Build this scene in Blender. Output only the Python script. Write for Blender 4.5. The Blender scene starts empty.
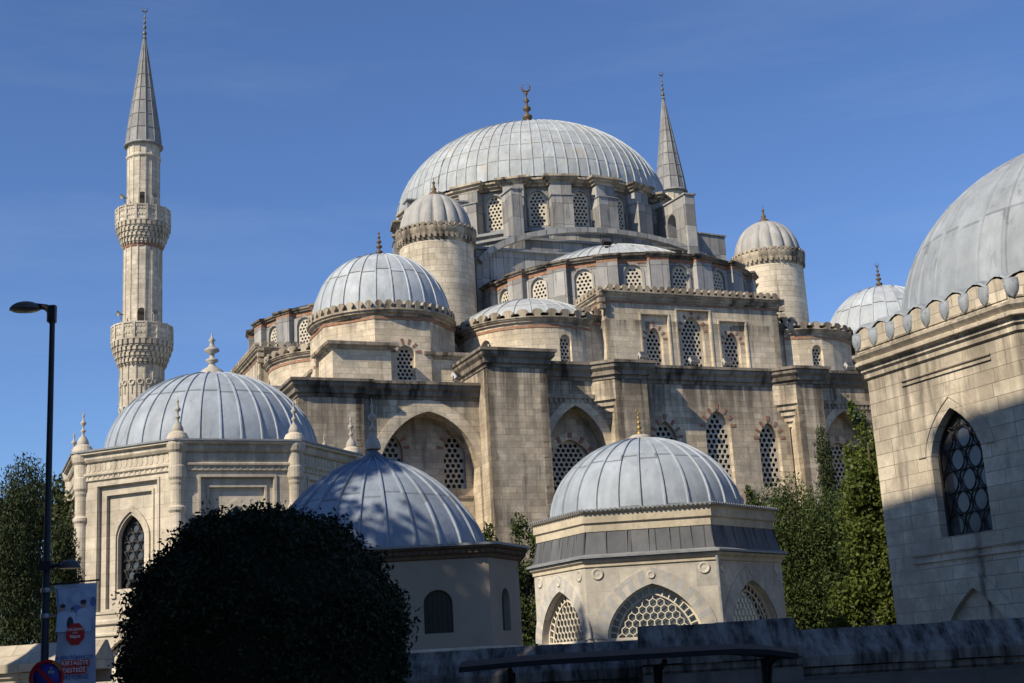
import bpy, math, random
from mathutils import Vector, Matrix, noise
from mathutils.geometry import tessellate_polygon
random.seed(7)
pi=math.pi; R=math.radians
sc=bpy.context.scene; COL=sc.collection
# ---------------- camera, world, sun, exposure ----------------
EYE=2.9
cam=bpy.data.objects.new('camera',bpy.data.cameras.new('camera')); COL.objects.link(cam); sc.camera=cam
cam.data.sensor_width=36; cam.data.lens=1360*36/1024; cam.data.clip_end=3000; cam.data.clip_start=.1
_p,_r=R(13.5),R(-3.3)
_f=Vector((0,math.cos(_p),math.sin(_p))); _x=Vector((1,0,0)); _u=_x.cross(_f)
_rr=_x*math.cos(_r)+_u*math.sin(_r); _uu=-_x*math.sin(_r)+_u*math.cos(_r)
M=Matrix((_rr,_uu,-_f)).transposed().to_4x4(); M.translation=Vector((0,0,EYE)); cam.matrix_world=M
SAZ,SEL=R(47),R(39)     # sun stands behind the camera, to its left
sdir=Vector((-math.sin(SAZ)*math.cos(SEL),-math.cos(SAZ)*math.cos(SEL),math.sin(SEL)))
w=bpy.data.worlds.new('World'); sc.world=w; w.use_nodes=True; nt=w.node_tree
sky=nt.nodes.new('ShaderNodeTexSky'); sky.sky_type='NISHITA'; sky.sun_disc=False
sky.sun_elevation=SEL; sky.sun_rotation=math.atan2(sdir.x,sdir.y)
sky.air_density=1.0; sky.dust_density=0.0; sky.ozone_density=4.0; sky.altitude=100
nt.nodes['Background'].inputs[1].default_value=.086
tint=nt.nodes.new('ShaderNodeMix'); tint.data_type='RGBA'; tint.blend_type='MULTIPLY'; tint.inputs[0].default_value=1; tint.inputs[7].default_value=(.86,1.0,1.27,1)
nt.links.new(sky.outputs[0],tint.inputs[6])
wt=nt.nodes.new('ShaderNodeTexCoord'); wm=nt.nodes.new('ShaderNodeMapping'); wm.inputs['Scale'].default_value=(1.2,1.2,7); wm.inputs['Rotation'].default_value=(.15,.1,0)
wn_=nt.nodes.new('ShaderNodeTexNoise'); wn_.inputs['Scale'].default_value=2.2; wn_.inputs['Detail'].default_value=7; wn_.inputs['Roughness'].default_value=.62
wr=nt.nodes.new('ShaderNodeMapRange'); wr.inputs[1].default_value=.50; wr.inputs[2].default_value=.78; wr.inputs[3].default_value=0; wr.inputs[4].default_value=.10
cl_=nt.nodes.new('ShaderNodeMix'); cl_.data_type='RGBA'; cl_.inputs[7].default_value=(5.2,6.2,7.6,1)
nt.links.new(wt.outputs['Generated'],wm.inputs[0]); nt.links.new(wm.outputs[0],wn_.inputs['Vector']); nt.links.new(wn_.outputs['Fac'],wr.inputs[0]); nt.links.new(wr.outputs[0],cl_.inputs[0])
nt.links.new(tint.outputs[2],cl_.inputs[6]); nt.links.new(cl_.outputs[2],nt.nodes['Background'].inputs[0])
sun=bpy.data.objects.new('sun',bpy.data.lights.new('sun','SUN')); COL.objects.link(sun)
sun.data.energy=5.0; sun.data.angle=R(.55); sun.data.color=(1,.875,.68)
sun.rotation_euler=sdir.to_track_quat('Z','Y').to_euler()
sc.view_settings.view_transform='Standard'; sc.view_settings.look='None'
sc.view_settings.exposure=0.28; sc.view_settings.gamma=1; sc.view_settings.use_curve_mapping=False
sc.cycles.max_bounces=5

# ---------------- mesh builder ----------------
class MB:
    def __init__(s): s.v=[];s.f=[];s.uv=[];s.sm=[];s.marks=[0]
    def mark(s):
        if s.marks[-1]!=len(s.f): s.marks.append(len(s.f))
    def add(s,co): s.v.append(Vector(co)); return len(s.v)-1
    def face(s,pts,uvs=None,sm=False):
        i=len(s.v); s.v+= [Vector(p) for p in pts]; s.f.append(list(range(i,i+len(pts)))); s.uv.append(uvs); s.sm.append(sm)
    def box(s,x0,x1,y0,y1,z0,z1,T=None,taper=0):
        t=taper
        P=[(x0,y0,z0),(x1,y0,z0),(x1,y1,z0),(x0,y1,z0),(x0+t,y0+t,z1),(x1-t,y0+t,z1),(x1-t,y1-t,z1),(x0+t,y1-t,z1)]
        P=[Vector(p) for p in P]
        if T: P=[T@p for p in P]
        for q in ((0,3,2,1),(4,5,6,7),(0,1,5,4),(1,2,6,5),(2,3,7,6),(3,0,4,7)): s.face([P[i] for i in q])
    def prism(s,pts,z0,z1,T=None,sc1=1,c=(0,0),top=True):
        n=len(pts)
        A=[Vector((x,y,z0)) for x,y in pts]; B=[Vector((c[0]+(x-c[0])*sc1,c[1]+(y-c[1])*sc1,z1)) for x,y in pts]
        if T: A=[T@p for p in A]; B=[T@p for p in B]
        for i in range(n):
            j=(i+1)%n; s.face([A[i],A[j],B[j],B[i]])
        if top: s.face(B); s.face(A[::-1])
    def grid(s,rows,uv=None,sm=True,close=False):
        # rows: list of lists of points, shared verts
        base=len(s.v); n=len(rows[0])
        for r in rows: s.v+=[Vector(p) for p in r]
        for i in range(len(rows)-1):
            for j in range(n if close else n-1):
                k=(j+1)%n
                s.f.append([base+i*n+j,base+i*n+k,base+(i+1)*n+k,base+(i+1)*n+j]); s.sm.append(sm)
                s.uv.append([uv(i,j),uv(i,j+1),uv(i+1,j+1),uv(i+1,j)] if uv else None)
    def lathe(s,prof,c=(0,0),seg=24,a0=0,a1=2*pi,sm=True,uv=True,T=None,flute=None):
        full=abs(a1-a0-2*pi)<1e-6
        rows=[]
        for r,z in prof:
            row=[]
            for j in range(seg+(0 if full else 1)):
                a=a0+(a1-a0)*j/seg; rr=r*(flute(a,z) if flute else 1)
                p=Vector((c[0]+rr*math.cos(a),c[1]+rr*math.sin(a),z)); row.append(T@p if T else p)
            rows.append(row)
        rm=max(r for r,z in prof)
        s.grid(rows,(lambda i,j:((a1-a0)*j/seg*rm,prof[i][1])) if uv else None,sm,full)
    def tube(s,path,r,seg=8,sm=True):
        rows=[];n=len(path);path=[Vector(p) for p in path]
        rs=r if isinstance(r,(list,tuple)) else [r]*n
        for i in range(n):
            d=(path[min(i+1,n-1)]-path[max(i-1,0)]).normalized()
            a=d.cross(Vector((0,0,1)) if abs(d.z)<.95 else Vector((1,0,0))).normalized(); b=d.cross(a)
            rows.append([path[i]+(a*math.cos(2*pi*k/seg)+b*math.sin(2*pi*k/seg))*rs[i] for k in range(seg)])
        s.grid(rows,None,sm,True)
        s.face(rows[0][::1]); s.face(rows[-1][::-1])
    def slab(s,outer,holes,M_,th,back=True,rim=True,rimholes=True):
        """flat plate with holes; M_(s,z,d) maps to space, d=0 outside face, d grows inwards"""
        loops=[outer]+holes
        flat=[p for l in loops for p in l]
        tris=tessellate_polygon([[Vector((p[0],p[1],0)) for p in l] for l in loops])
        want=(M_(0,0,0)-M_(0,0,1)).normalized()
        def put(d,flip):
            base=len(s.v)
            s.v+=[M_(p[0],p[1],d) for p in flat]
            for t in tris:
                a,b,c=[s.v[base+i] for i in t]
                n=(b-a).cross(c-a)
                if n.length<1e-9: continue
                ok=(n.dot(want)>0)!=flip
                s.f.append([base+i for i in (t if ok else t[::-1])]); s.uv.append(None); s.sm.append(False)
        put(0,False)
        if back: put(th,True)
        for li,l in enumerate(loops):
            if li==0 and not rim: continue
            if li>0 and not rimholes: continue
            n=len(l); area=sum(l[i][0]*l[(i+1)%n][1]-l[(i+1)%n][0]*l[i][1] for i in range(n))
            ccw=area>0
            for i in range(n):
                p,q=l[i],l[(i+1)%n]
                quad=[M_(p[0],p[1],0),M_(p[0],p[1],th),M_(q[0],q[1],th),M_(q[0],q[1],0)]
                if (ccw)==(li==0): pass
                else: quad=quad[::-1]
                s.face(quad)
    def mesh(s,name,mats):
        me=bpy.data.meshes.new(name); me.from_pydata([tuple(v) for v in s.v],[],s.f); me.update()
        uvl=me.uv_layers.new(name='UVMap').data
        me.polygons.foreach_set('use_smooth',s.sm)
        for p in me.polygons:
            uv=s.uv[p.index]
            if uv:
                for k,li in enumerate(p.loop_indices): uvl[li].uv=uv[k]
            else:
                n=p.normal
                if abs(n.z)>.8:
                    for li in p.loop_indices:
                        c=me.vertices[me.loops[li].vertex_index].co; uvl[li].uv=(c.x,c.y)
                else:
                    t=Vector((-n.y,n.x,0)).normalized()
                    for li in p.loop_indices:
                        c=me.vertices[me.loops[li].vertex_index].co; uvl[li].uv=(c.dot(t),c.z)
        for m in (mats if isinstance(mats,(list,tuple)) else [mats]): me.materials.append(m)
        return me
def link(name,me,parent=None,loc=(0,0,0),rot=0):
    o=bpy.data.objects.new(name,me); COL.objects.link(o); o.location=loc; o.rotation_euler=(0,0,rot)
    if parent: o.parent=parent
    return o
def pieces(name,mb,mat,parent):
    ms=mb.marks+[len(mb.f)]
    for a,b in zip(ms[:-1],ms[1:]):
        if a==b: continue
        q=MB(); mp={}
        for f,uv,sm in zip(mb.f[a:b],mb.uv[a:b],mb.sm[a:b]):
            nf=[]
            for i in f:
                if i not in mp: mp[i]=len(q.v); q.v.append(mb.v[i])
                nf.append(mp[i])
            q.f.append(nf);q.uv.append(uv);q.sm.append(sm)
        link(name,q.mesh(name,mat),parent)
def part(name,mb,mat,parent=None,loc=(0,0,0),rot=0): return link(name,mb.mesh(name,mat),parent,loc,rot)
def thing(name,label,cat,loc=(0,0,0),rot=0,group=None):
    o=bpy.data.objects.new(name,None); COL.objects.link(o); o.location=loc; o.rotation_euler=(0,0,rot); o.empty_display_size=.5
    return tag(o,label,cat,group)
def tag(o,label,cat,group=None):
    o['label']=label;o['category']=cat
    if group:o['group']=group
    return o
def struct(o): o['kind']='structure'; return o
def dup(o,parent=None,loc=None,rot=None):
    c=o.copy(); COL.objects.link(c)
    if parent is not None: c.parent=parent
    if loc is not None: c.location=loc
    if rot is not None: c.rotation_euler=(0,0,rot)
    for ch in o.children: dup(ch,c)
    return c

# ---------------- materials ----------------
def newmat(name):
    m=bpy.data.materials.new(name); m.use_nodes=True; n=m.node_tree; b=n.nodes['Principled BSDF']; return m,n,b
def N(n,t,**k):
    x=n.nodes.new(t)
    for a,v in k.items():
        if a.startswith('i_'): x.inputs[a[2:].replace('_',' ')].default_value=v
        else: setattr(x,a,v)
    return x
def math_(n,op,a,b=None,clamp=False):
    x=n.nodes.new('ShaderNodeMath'); x.operation=op; x.use_clamp=clamp
    for i,v in enumerate((a,b)):
        if v is None: continue
        if hasattr(v,'links'): n.links.new(v,x.inputs[i])
        else: x.inputs[i].default_value=v
    return x.outputs[0]
def mixc(n,fac,a,b,mode='MIX'):
    x=n.nodes.new('ShaderNodeMix'); x.data_type='RGBA'; x.blend_type=mode
    for i,v in ((0,fac),(6,a),(7,b)):
        if hasattr(v,'links'): n.links.new(v,x.inputs[i])
        else: x.inputs[i].default_value=v if i==0 else (*v[:3],1)
    return x.outputs[2]
def noise_(n,scale,detail=4,vec=None,rough=.55,stretch=None,coord='Object'):
    tc=n.nodes.new('ShaderNodeTexCoord'); v=tc.outputs[coord]
    if stretch:
        mp=n.nodes.new('ShaderNodeMapping'); mp.inputs['Scale'].default_value=stretch; n.links.new(v,mp.inputs[0]); v=mp.outputs[0]
    x=n.nodes.new('ShaderNodeTexNoise'); x.inputs['Scale'].default_value=scale; x.inputs['Detail'].default_value=detail; x.inputs['Roughness'].default_value=rough
    n.links.new(v,x.inputs['Vector']); return x.outputs['Fac']
def ramp(n,v,lo,hi,a=0.,b=1.):
    x=n.nodes.new('ShaderNodeMapRange'); x.inputs[1].default_value=lo;x.inputs[2].default_value=hi;x.inputs[3].default_value=a;x.inputs[4].default_value=b
    n.links.new(v,x.inputs[0]); return x.outputs[0]
def stone(name,c1,c2,mortar,bw=.85,rh=.36,streak=.55,stain=(.06,.052,.045),mort=.010,amt=.5,patch=None,bump=.35,slo=.56,shi=.72,bands=()):
    m,n,b=newmat(name); tc=N(n,'ShaderNodeTexCoord')
    br=N(n,'ShaderNodeTexBrick'); br.offset=.5; br.offset_frequency=2; br.squash=1.25; br.squash_frequency=3
    br.inputs['Scale'].default_value=1; br.inputs['Brick Width'].default_value=bw; br.inputs['Row Height'].default_value=rh
    br.inputs['Mortar Size'].default_value=mort; br.inputs['Mortar Smooth'].default_value=.3; br.inputs['Bias'].default_value=-.1
    br.inputs['Color1'].default_value=(*c1,1); br.inputs['Color2'].default_value=(*c2,1); br.inputs['Mortar'].default_value=(*mortar,1)
    n.links.new(tc.outputs['UV'],br.inputs['Vector'])
    big=ramp(n,noise_(n,.45,6,rough=.65),.3,.7,.68,1.2); fine=ramp(n,noise_(n,3.5,6,rough=.7),.25,.75,.80,1.18)
    k=math_(n,'MULTIPLY',big,fine)
    cc=N(n,'ShaderNodeCombineXYZ'); [n.links.new(k,cc.inputs[i]) for i in range(3)]
    col=mixc(n,1.,br.outputs['Color'],cc.outputs[0],'MULTIPLY')
    if patch:
        col=mixc(n,ramp(n,noise_(n,.6,6,rough=.7),.47,.62,0,.8),col,patch)
    st=ramp(n,noise_(n,1.0,6,stretch=(1.5,1.5,.16),rough=.6),slo,shi,0,1)
    gate=ramp(n,noise_(n,.3,4),.38,.54,0,1)
    col=mixc(n,math_(n,'MULTIPLY',math_(n,'MULTIPLY',st,gate),streak),col,stain)
    if bands:
        oz=N(n,'ShaderNodeSeparateXYZ'); n.links.new(tc.outputs['Object'],oz.inputs[0])
        drip=ramp(n,noise_(n,1.0,6,stretch=(1.9,1.9,.12),rough=.65),.42,.56,0,1)
        for z0,z1,am in bands:
            mk=math_(n,'MULTIPLY',ramp(n,oz.outputs[2],z0,z1,0,1),math_(n,'LESS_THAN',oz.outputs[2],z1+.05)); mk=math_(n,'MINIMUM',mk,1)
            col=mixc(n,math_(n,'MULTIPLY',math_(n,'MULTIPLY',drip,mk,),am,True),col,stain)
    pit=ramp(n,noise_(n,9,4,rough=.7),.64,.76,0,amt)
    col=mixc(n,pit,col,tuple(x*2.2 for x in stain))
    n.links.new(col,b.inputs['Base Color']); b.inputs['Roughness'].default_value=.88; b.inputs['Specular IOR Level'].default_value=.2
    bp=N(n,'ShaderNodeBump'); bp.inputs['Strength'].default_value=bump; bp.inputs['Distance'].default_value=.04
    h=math_(n,'SUBTRACT',fine,math_(n,'MULTIPLY',br.outputs['Fac'],1.2)); n.links.new(h,bp.inputs['Height']); n.links.new(bp.outputs[0],b.inputs['Normal'])
    return m
def lead(name,base,var=.10,su=1.,sv=1.,stain=(.30,.25,.18),samt=.45,rough=.62,line=.55,lines=True,streak=.4):
    m,n,b=newmat(name); tc=N(n,'ShaderNodeTexCoord'); sp=N(n,'ShaderNodeSeparateXYZ'); n.links.new(tc.outputs['UV'],sp.inputs[0])
    u=math_(n,'MULTIPLY',sp.outputs[0],su); v=math_(n,'MULTIPLY',sp.outputs[1],sv)
    wj=N(n,'ShaderNodeTexWhiteNoise'); wj.noise_dimensions='1D'; n.links.new(math_(n,'FLOOR',u),wj.inputs['W']); v=math_(n,'ADD',v,math_(n,'MULTIPLY',wj.outputs['Value'],.10))
    cb=N(n,'ShaderNodeCombineXYZ'); n.links.new(math_(n,'FLOOR',u),cb.inputs[0]); n.links.new(math_(n,'FLOOR',v),cb.inputs[1])
    wn=N(n,'ShaderNodeTexWhiteNoise'); wn.noise_dimensions='3D'; n.links.new(cb.outputs[0],wn.inputs['Vector'])
    k=ramp(n,wn.outputs['Value'],0,1,1-var,1+var)
    k=math_(n,'MULTIPLY',k,ramp(n,noise_(n,1.3,6,rough=.65),.25,.75,.84,1.14))
    k=math_(n,'MULTIPLY',k,ramp(n,noise_(n,1.,5,stretch=(2.2,2.2,.25)),.3,.7,.86,1.12))
    fv=math_(n,'FRACT',v); fu=math_(n,'FRACT',u)
    if lines:
        lv=math_(n,'LESS_THAN',fv,.035*max(sv,.6)); lu=math_(n,'LESS_THAN',fu,.05)
        k=math_(n,'MULTIPLY',k,math_(n,'SUBTRACT',1,math_(n,'MULTIPLY',math_(n,'MAXIMUM',lv,lu),line)))
    cc=N(n,'ShaderNodeCombineXYZ'); [n.links.new(k,cc.inputs[i]) for i in range(3)]
    col=mixc(n,1.,base,cc.outputs[0],'MULTIPLY')
    wn2=ramp(n,wn.outputs['Value'],.80,.82,.15,1.)
    sg=math_(n,'MULTIPLY',ramp(n,noise_(n,.9,6,rough=.7),.5,.68,0,samt),wn2)
    col=mixc(n,sg,col,stain)
    ds=ramp(n,noise_(n,1.2,6,stretch=(3,3,.22),rough=.65),.58,.74,0,streak)
    col=mixc(n,ds,col,(.045,.048,.055))
    n.links.new(col,b.inputs['Base Color']); b.inputs['Roughness'].default_value=rough; b.inputs['Specular IOR Level'].default_value=.25
    n.links.new(ramp(n,noise_(n,2.5,4),.3,.7,rough-.08,rough+.14),b.inputs['Roughness'])
    bp=N(n,'ShaderNodeBump'); bp.inputs['Strength'].default_value=.5; bp.inputs['Distance'].default_value=.05
    n.links.new(noise_(n,1.6,3),bp.inputs['Height']); n.links.new(bp.outputs[0],b.inputs['Normal'])
    return m
def plain(name,c,rough=.7,metal=0,nz=.15,scale=4,spec=.3,c2=None,emit=None):
    m,n,b=newmat(name)
    k=ramp(n,noise_(n,scale,5),.25,.75,1-nz,1+nz)
    cc=N(n,'ShaderNodeCombineXYZ'); [n.links.new(k,cc.inputs[i]) for i in range(3)]
    col=mixc(n,1.,c,cc.outputs[0],'MULTIPLY')
    if c2: col=mixc(n,ramp(n,noise_(n,scale*.5,6,rough=.7),.45,.62,0,.8),col,c2)
    n.links.new(col,b.inputs['Base Color']); b.inputs['Roughness'].default_value=rough; b.inputs['Metallic'].default_value=metal; b.inputs['Specular IOR Level'].default_value=spec
    return m
def leafmat(name,c1,c2,trans=.25,rough=.5):
    m,n,b=newmat(name); g=N(n,'ShaderNodeNewGeometry')
    col=mixc(n,g.outputs['Random Per Island'],c1,c2)
    col=mixc(n,ramp(n,noise_(n,.8,3),.35,.65,0,.6),col,c1)
    n.links.new(col,b.inputs['Base Color']); b.inputs['Roughness'].default_value=rough; b.inputs['Specular IOR Level'].default_value=.25
    t=N(n,'ShaderNodeBsdfTranslucent'); n.links.new(col,t.inputs[0]); mx=N(n,'ShaderNodeMixShader'); mx.inputs[0].default_value=trans
    n.links.new(b.outputs[0],mx.inputs[1]); n.links.new(t.outputs[0],mx.inputs[2]); n.links.new(mx.outputs[0],n.nodes['Material Output'].inputs[0])
    return m
ASH=stone('mosque_ashlar',(.71,.61,.455),(.52,.435,.315),(.33,.28,.21),patch=(.40,.36,.295),streak=.8,amt=.3,bands=((22.0,23.3,.75),(23.3,24.9,.6)))
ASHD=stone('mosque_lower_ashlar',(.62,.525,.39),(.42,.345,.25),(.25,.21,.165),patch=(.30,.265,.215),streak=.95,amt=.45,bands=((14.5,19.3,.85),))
CORN=stone('sooty_cornice',(.29,.25,.20),(.18,.155,.125),(.1,.085,.07),bw=1.1,rh=5,streak=.95,stain=(.03,.027,.024),amt=.5,slo=.42,shi=.6)
CREST=stone('weathered_cresting',(.46,.395,.30),(.28,.235,.18),(.15,.12,.1),bw=.55,rh=5,streak=.9,stain=(.05,.042,.035),amt=.5,slo=.45,shi=.62)
TURS=stone('turret_stone',(.64,.565,.44),(.52,.45,.345),(.25,.21,.16),streak=.6,amt=.2,rh=.4)
MINS=stone('minaret_stone',(.62,.56,.455),(.47,.415,.33),(.3,.26,.2),rh=.45,streak=.7,amt=.25,patch=(.36,.32,.26))
T1S=stone('tomb_limestone',(.60,.535,.43),(.50,.44,.35),(.36,.31,.24),bw=1.2,rh=.5,mort=.008,streak=.5,amt=.25,bands=((10.6,12.3,.35),))
RTS=stone('prince_tomb_stone',(.61,.54,.425),(.45,.39,.30),(.22,.19,.15),bw=.95,rh=.38,mort=.011,streak=.9,amt=.5,patch=(.33,.29,.23),bands=((8.0,11.0,.6),(11.0,11.5,.7)))
T3S=stone('veined_marble',(.57,.53,.455),(.39,.375,.345),(.36,.32,.27),bw=1.3,rh=.75,mort=.006,streak=.35,amt=.1,patch=(.41,.38,.33))
T3C=stone('cream_cornice_stone',(.55,.485,.37),(.50,.44,.33),(.4,.35,.26),bw=1.4,rh=3,mort=.006,streak=.4,amt=.15)
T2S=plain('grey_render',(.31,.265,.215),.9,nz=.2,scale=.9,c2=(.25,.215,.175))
REDB=plain('red_brick',(.27,.125,.085),.9,nz=.45,scale=6,c2=(.30,.20,.145))
REDP=plain('red_brick_course',(.31,.15,.09),.9,nz=.35,scale=5,c2=(.28,.21,.15))
STUC=plain('stucco_grille',(.52,.475,.39),.9,nz=.2,scale=3)
STUD=plain('weathered_stucco_grille',(.46,.42,.35),.9,nz=.25,scale=3)
WHT=plain('white_plaster_lattice',(.62,.57,.47),.8,nz=.1,scale=3)
T3G=stone('grey_veined_marble',(.44,.435,.42),(.38,.38,.37),(.3,.3,.3),bw=3,rh=3,streak=.3)
GLS=plain('dark_window_glass',(.008,.009,.011),.3,nz=.3,scale=1.5,spec=.25)
GLG=plain('smoky_window_glass',(.07,.072,.075),.15,nz=.5,scale=1.3,spec=.6)
IRON=plain('dark_iron',(.035,.033,.032),.5,metal=.4)
LDM=lead('main_dome_lead',(.36,.39,.405),var=.10,stain=(.42,.34,.22),samt=.8,streak=.4,line=.7)
LDC=lead('corner_dome_lead',(.38,.415,.445),var=.12,stain=(.42,.34,.23),samt=.7,streak=.3,line=.7)
LDN=lead('tomb_dome_lead',(.30,.34,.385),var=.05,stain=(.30,.30,.29),samt=.3,line=.5,streak=.35)
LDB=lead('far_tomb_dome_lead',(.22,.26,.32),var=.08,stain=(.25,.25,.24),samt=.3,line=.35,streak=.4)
LDR=lead('prince_dome_lead',(.265,.295,.325),var=.08,stain=(.22,.21,.19),samt=.4,line=.3,streak=.5)
LDS=lead('semi_dome_lead',(.37,.395,.405),var=.08,stain=(.42,.39,.33),samt=.3,streak=.2)
LDW=lead('lead_wall_sheet',(.28,.275,.265),var=.3,su=1.25,sv=.62,stain=(.46,.43,.37),samt=.9,rough=.6,line=.65,streak=.97)
LDK=lead('dark_lead_skirt',(.11,.115,.125),var=.12,su=1.2,sv=.4,stain=(.22,.21,.19),samt=.35,line=.6,streak=.5)
LDE=plain('lead_edge',(.22,.23,.24),.5,nz=.3,scale=3)
LCN=lead('spire_lead',(.24,.24,.235),var=.18,stain=(.3,.27,.2),samt=.4,line=.5,streak=.5)
TURL=lead('turret_dome_lead',(.35,.345,.33),var=.08,lines=False,stain=(.24,.21,.17),samt=.6,streak=.6)
BRZ=plain('tarnished_bronze',(.12,.085,.05),.6,metal=.3,nz=.4,scale=8)
GOLD=plain('gilt_metal',(.34,.24,.09),.5,metal=.8,nz=.2,scale=8)
MARB=plain('grey_marble_finial',(.42,.39,.34),.8,nz=.3,scale=3,c2=(.28,.255,.22))

# ---------------- geometry helpers ----------------
def wallmap(p0,p1,inset=0,ex=0):
    p0=Vector((*p0,0));p1=Vector((*p1,0)); d=(p1-p0).normalized(); inn=Vector((-d.y,d.x,0))
    return (lambda s,z,dd: p0+d*s+inn*(dd+inset)+Vector((0,0,z))),(p1-p0).length,math.atan2(d.y,d.x),d,inn
def archp(c,z0,w,h,rise,n=9,k=.28):
    a=w/2; zs=z0+h-rise; pts=[(c-a,z0),(c+a,z0)]
    for i in range(n+1):
        t=1-i/n; tt=math.sin(t*pi/2)
        pts.append((c+a*tt,zs+rise*((1-k)*math.sqrt(max(0,1-tt*tt))+k*(1-tt))))
    for i in range(1,n+1):
        t=i/n; tt=math.sin(t*pi/2)
        pts.append((c-a*tt,zs+rise*((1-k)*math.sqrt(max(0,1-tt*tt))+k*(1-tt))))
    return pts
def recess(mb,outer_holes): pass
def inside(p,poly):
    x,y=p; r=False; n=len(poly)
    for i in range(n):
        x1,y1=poly[i];x2,y2=poly[(i+1)%n]
        if (y1>y)!=(y2>y) and x<(x2-x1)*(y-y1)/(y2-y1)+x1: r=not r
    return r
GC={}; SKIP=[False]
def window(parent,p,ang,w,h,rise,pitch=.36,kk=.28,mat=None,glass=None,name='window',style='hex',th=.10,lab=None):
    if SKIP[0]: return
    key=(round(w,3),round(h,3),round(rise,3),pitch,kk,style,(mat or STUC).name)
    if key not in GC:
        poly=archp(0,0,w,h,rise,7,kk); holes=[]; pitch=pitch*(.88 if (mat or STUC) is STUD else 1.0); hr=pitch*(.40 if (mat or STUC) is STUD else .36)
        if style=='hex':
            row=0; z=pitch*.55
            while z<h:
                x=-w; off=(row%2)*pitch/2
                nx=int(w/pitch)+2
                for i in range(-nx,nx+1):
                    x=i*pitch+off
                    hp=[(x+hr*math.cos(2*pi*k/6+pi/6),z+hr*math.sin(2*pi*k/6+pi/6)) for k in range(6)]
                    if all(inside((x+(a-x)*1.08,z+(b-z)*1.08),poly) for a,b in hp): holes.append(hp)
                z+=pitch*.87; row+=1
        mb=MB(); mb.slab(poly,holes,lambda s,z,d:Vector((s,d,z)),th)
        pn=MB(); pp=archp(0,-.05,w+.1,h+.1,rise,7,kk); pn.face([(x,th+.05,z) for x,z in pp])
        GC[key]=(mb.mesh(name,mat or STUC),pn.mesh('pane',glass or GLS))
    a,b=GC[key]
    o=link(name,a,parent,p,ang); link('pane',b,o)
    if lab:o['label']=lab
    return o
def ringwindow(parent,p,ang,w,h,rise,rr,kk=.28,name='window'):
    """iron window of touching rings with glass"""
    mb=MB(); poly=archp(0,0,w,h,rise,8,kk)
    rows=int(h/(rr*1.75))+1; z=rr*.9; row=0
    while z<h+rr:
        nx=int(w/rr)+1
        for i in range(-nx,nx+1):
            x=i*2*rr+(row%2)*rr
            pts=[Vector((x+rr*.93*math.cos(2*pi*k/16),0,z+rr*.93*math.sin(2*pi*k/16))) for k in range(17)]
            run=[]
            for q in pts:
                if inside((q.x,q.z),poly): run.append(q)
                else:
                    if len(run)>1: mb.tube(run,.028,5)
                    run=[]
            if len(run)>1: mb.tube(run,.028,5)
        z+=rr*1.76; row+=1
    mb.tube([Vector((x,0,z)) for x,z in poly+[poly[0]]],.05,5)
    o=part(name,mb,IRON,parent,p,ang)
    pn=MB(); pn.face([(x,.06,z) for x,z in archp(0,-.05,w+.1,h+.1,rise,8,kk)])
    part('pane',pn,GLG,o); return o
def wall(mb,p0,p1,z0,z1,holes=(),depth=.45,rim=True):
    f,L_,ang,d,inn=wallmap(p0,p1)
    mb.slab([(0,z0),(L_,z0),(L_,z1),(0,z1)],list(holes),f,depth,back=False,rim=rim)
    return f,L_,ang
def sweep(mb,path,prof,closed=False,cap=True):
    path=[Vector((p[0],p[1])) for p in path]; n=len(path); offs=[]
    for i in range(n):
        a=path[i]-path[i-1] if (i>0 or closed) else None; b=path[(i+1)%n]-path[i] if (i<n-1 or closed) else None
        na=Vector((a.y,-a.x)).normalized() if a is not None else None; nb=Vector((b.y,-b.x)).normalized() if b is not None else None
        if na is None: o=nb
        elif nb is None: o=na
        else:
            o=(na+nb); o=o/max(.35,(1+na.dot(nb)))
        offs.append(o)
    cnt=n if closed else n-1
    m=len(prof)
    for i in range(cnt):
        j=(i+1)%n
        for k in range(m-1):
            (o1,z1),(o2,z2)=prof[k],prof[k+1]
            A=path[i]+offs[i]*o1;B=path[j]+offs[j]*o1;C=path[j]+offs[j]*o2;D=path[i]+offs[i]*o2
            mb.face([(A.x,A.y,z1),(B.x,B.y,z1),(C.x,C.y,z2),(D.x,D.y,z2)])
    if cap and not closed:
        for i,rev in ((0,False),(n-1,True)):
            P=[((path[i]+offs[i]*o).x,(path[i]+offs[i]*o).y,z) for o,z in prof]
            mb.face(P if rev else P[::-1])
def cornprof(z,h,out,base=0.):
    """bottom at z, height h, projecting out"""
    return [(base-.05,z),(base+.12*out,z),(base+.15*out,z+.18*h),(base+.42*out,z+.22*h),(base+.45*out,z+.45*h),(base+.78*out,z+.62*h),(base+.80*out,z+.80*h),(base+out,z+.84*h),(base+out,z+h),(base-.4,z+h+.05)]
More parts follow.
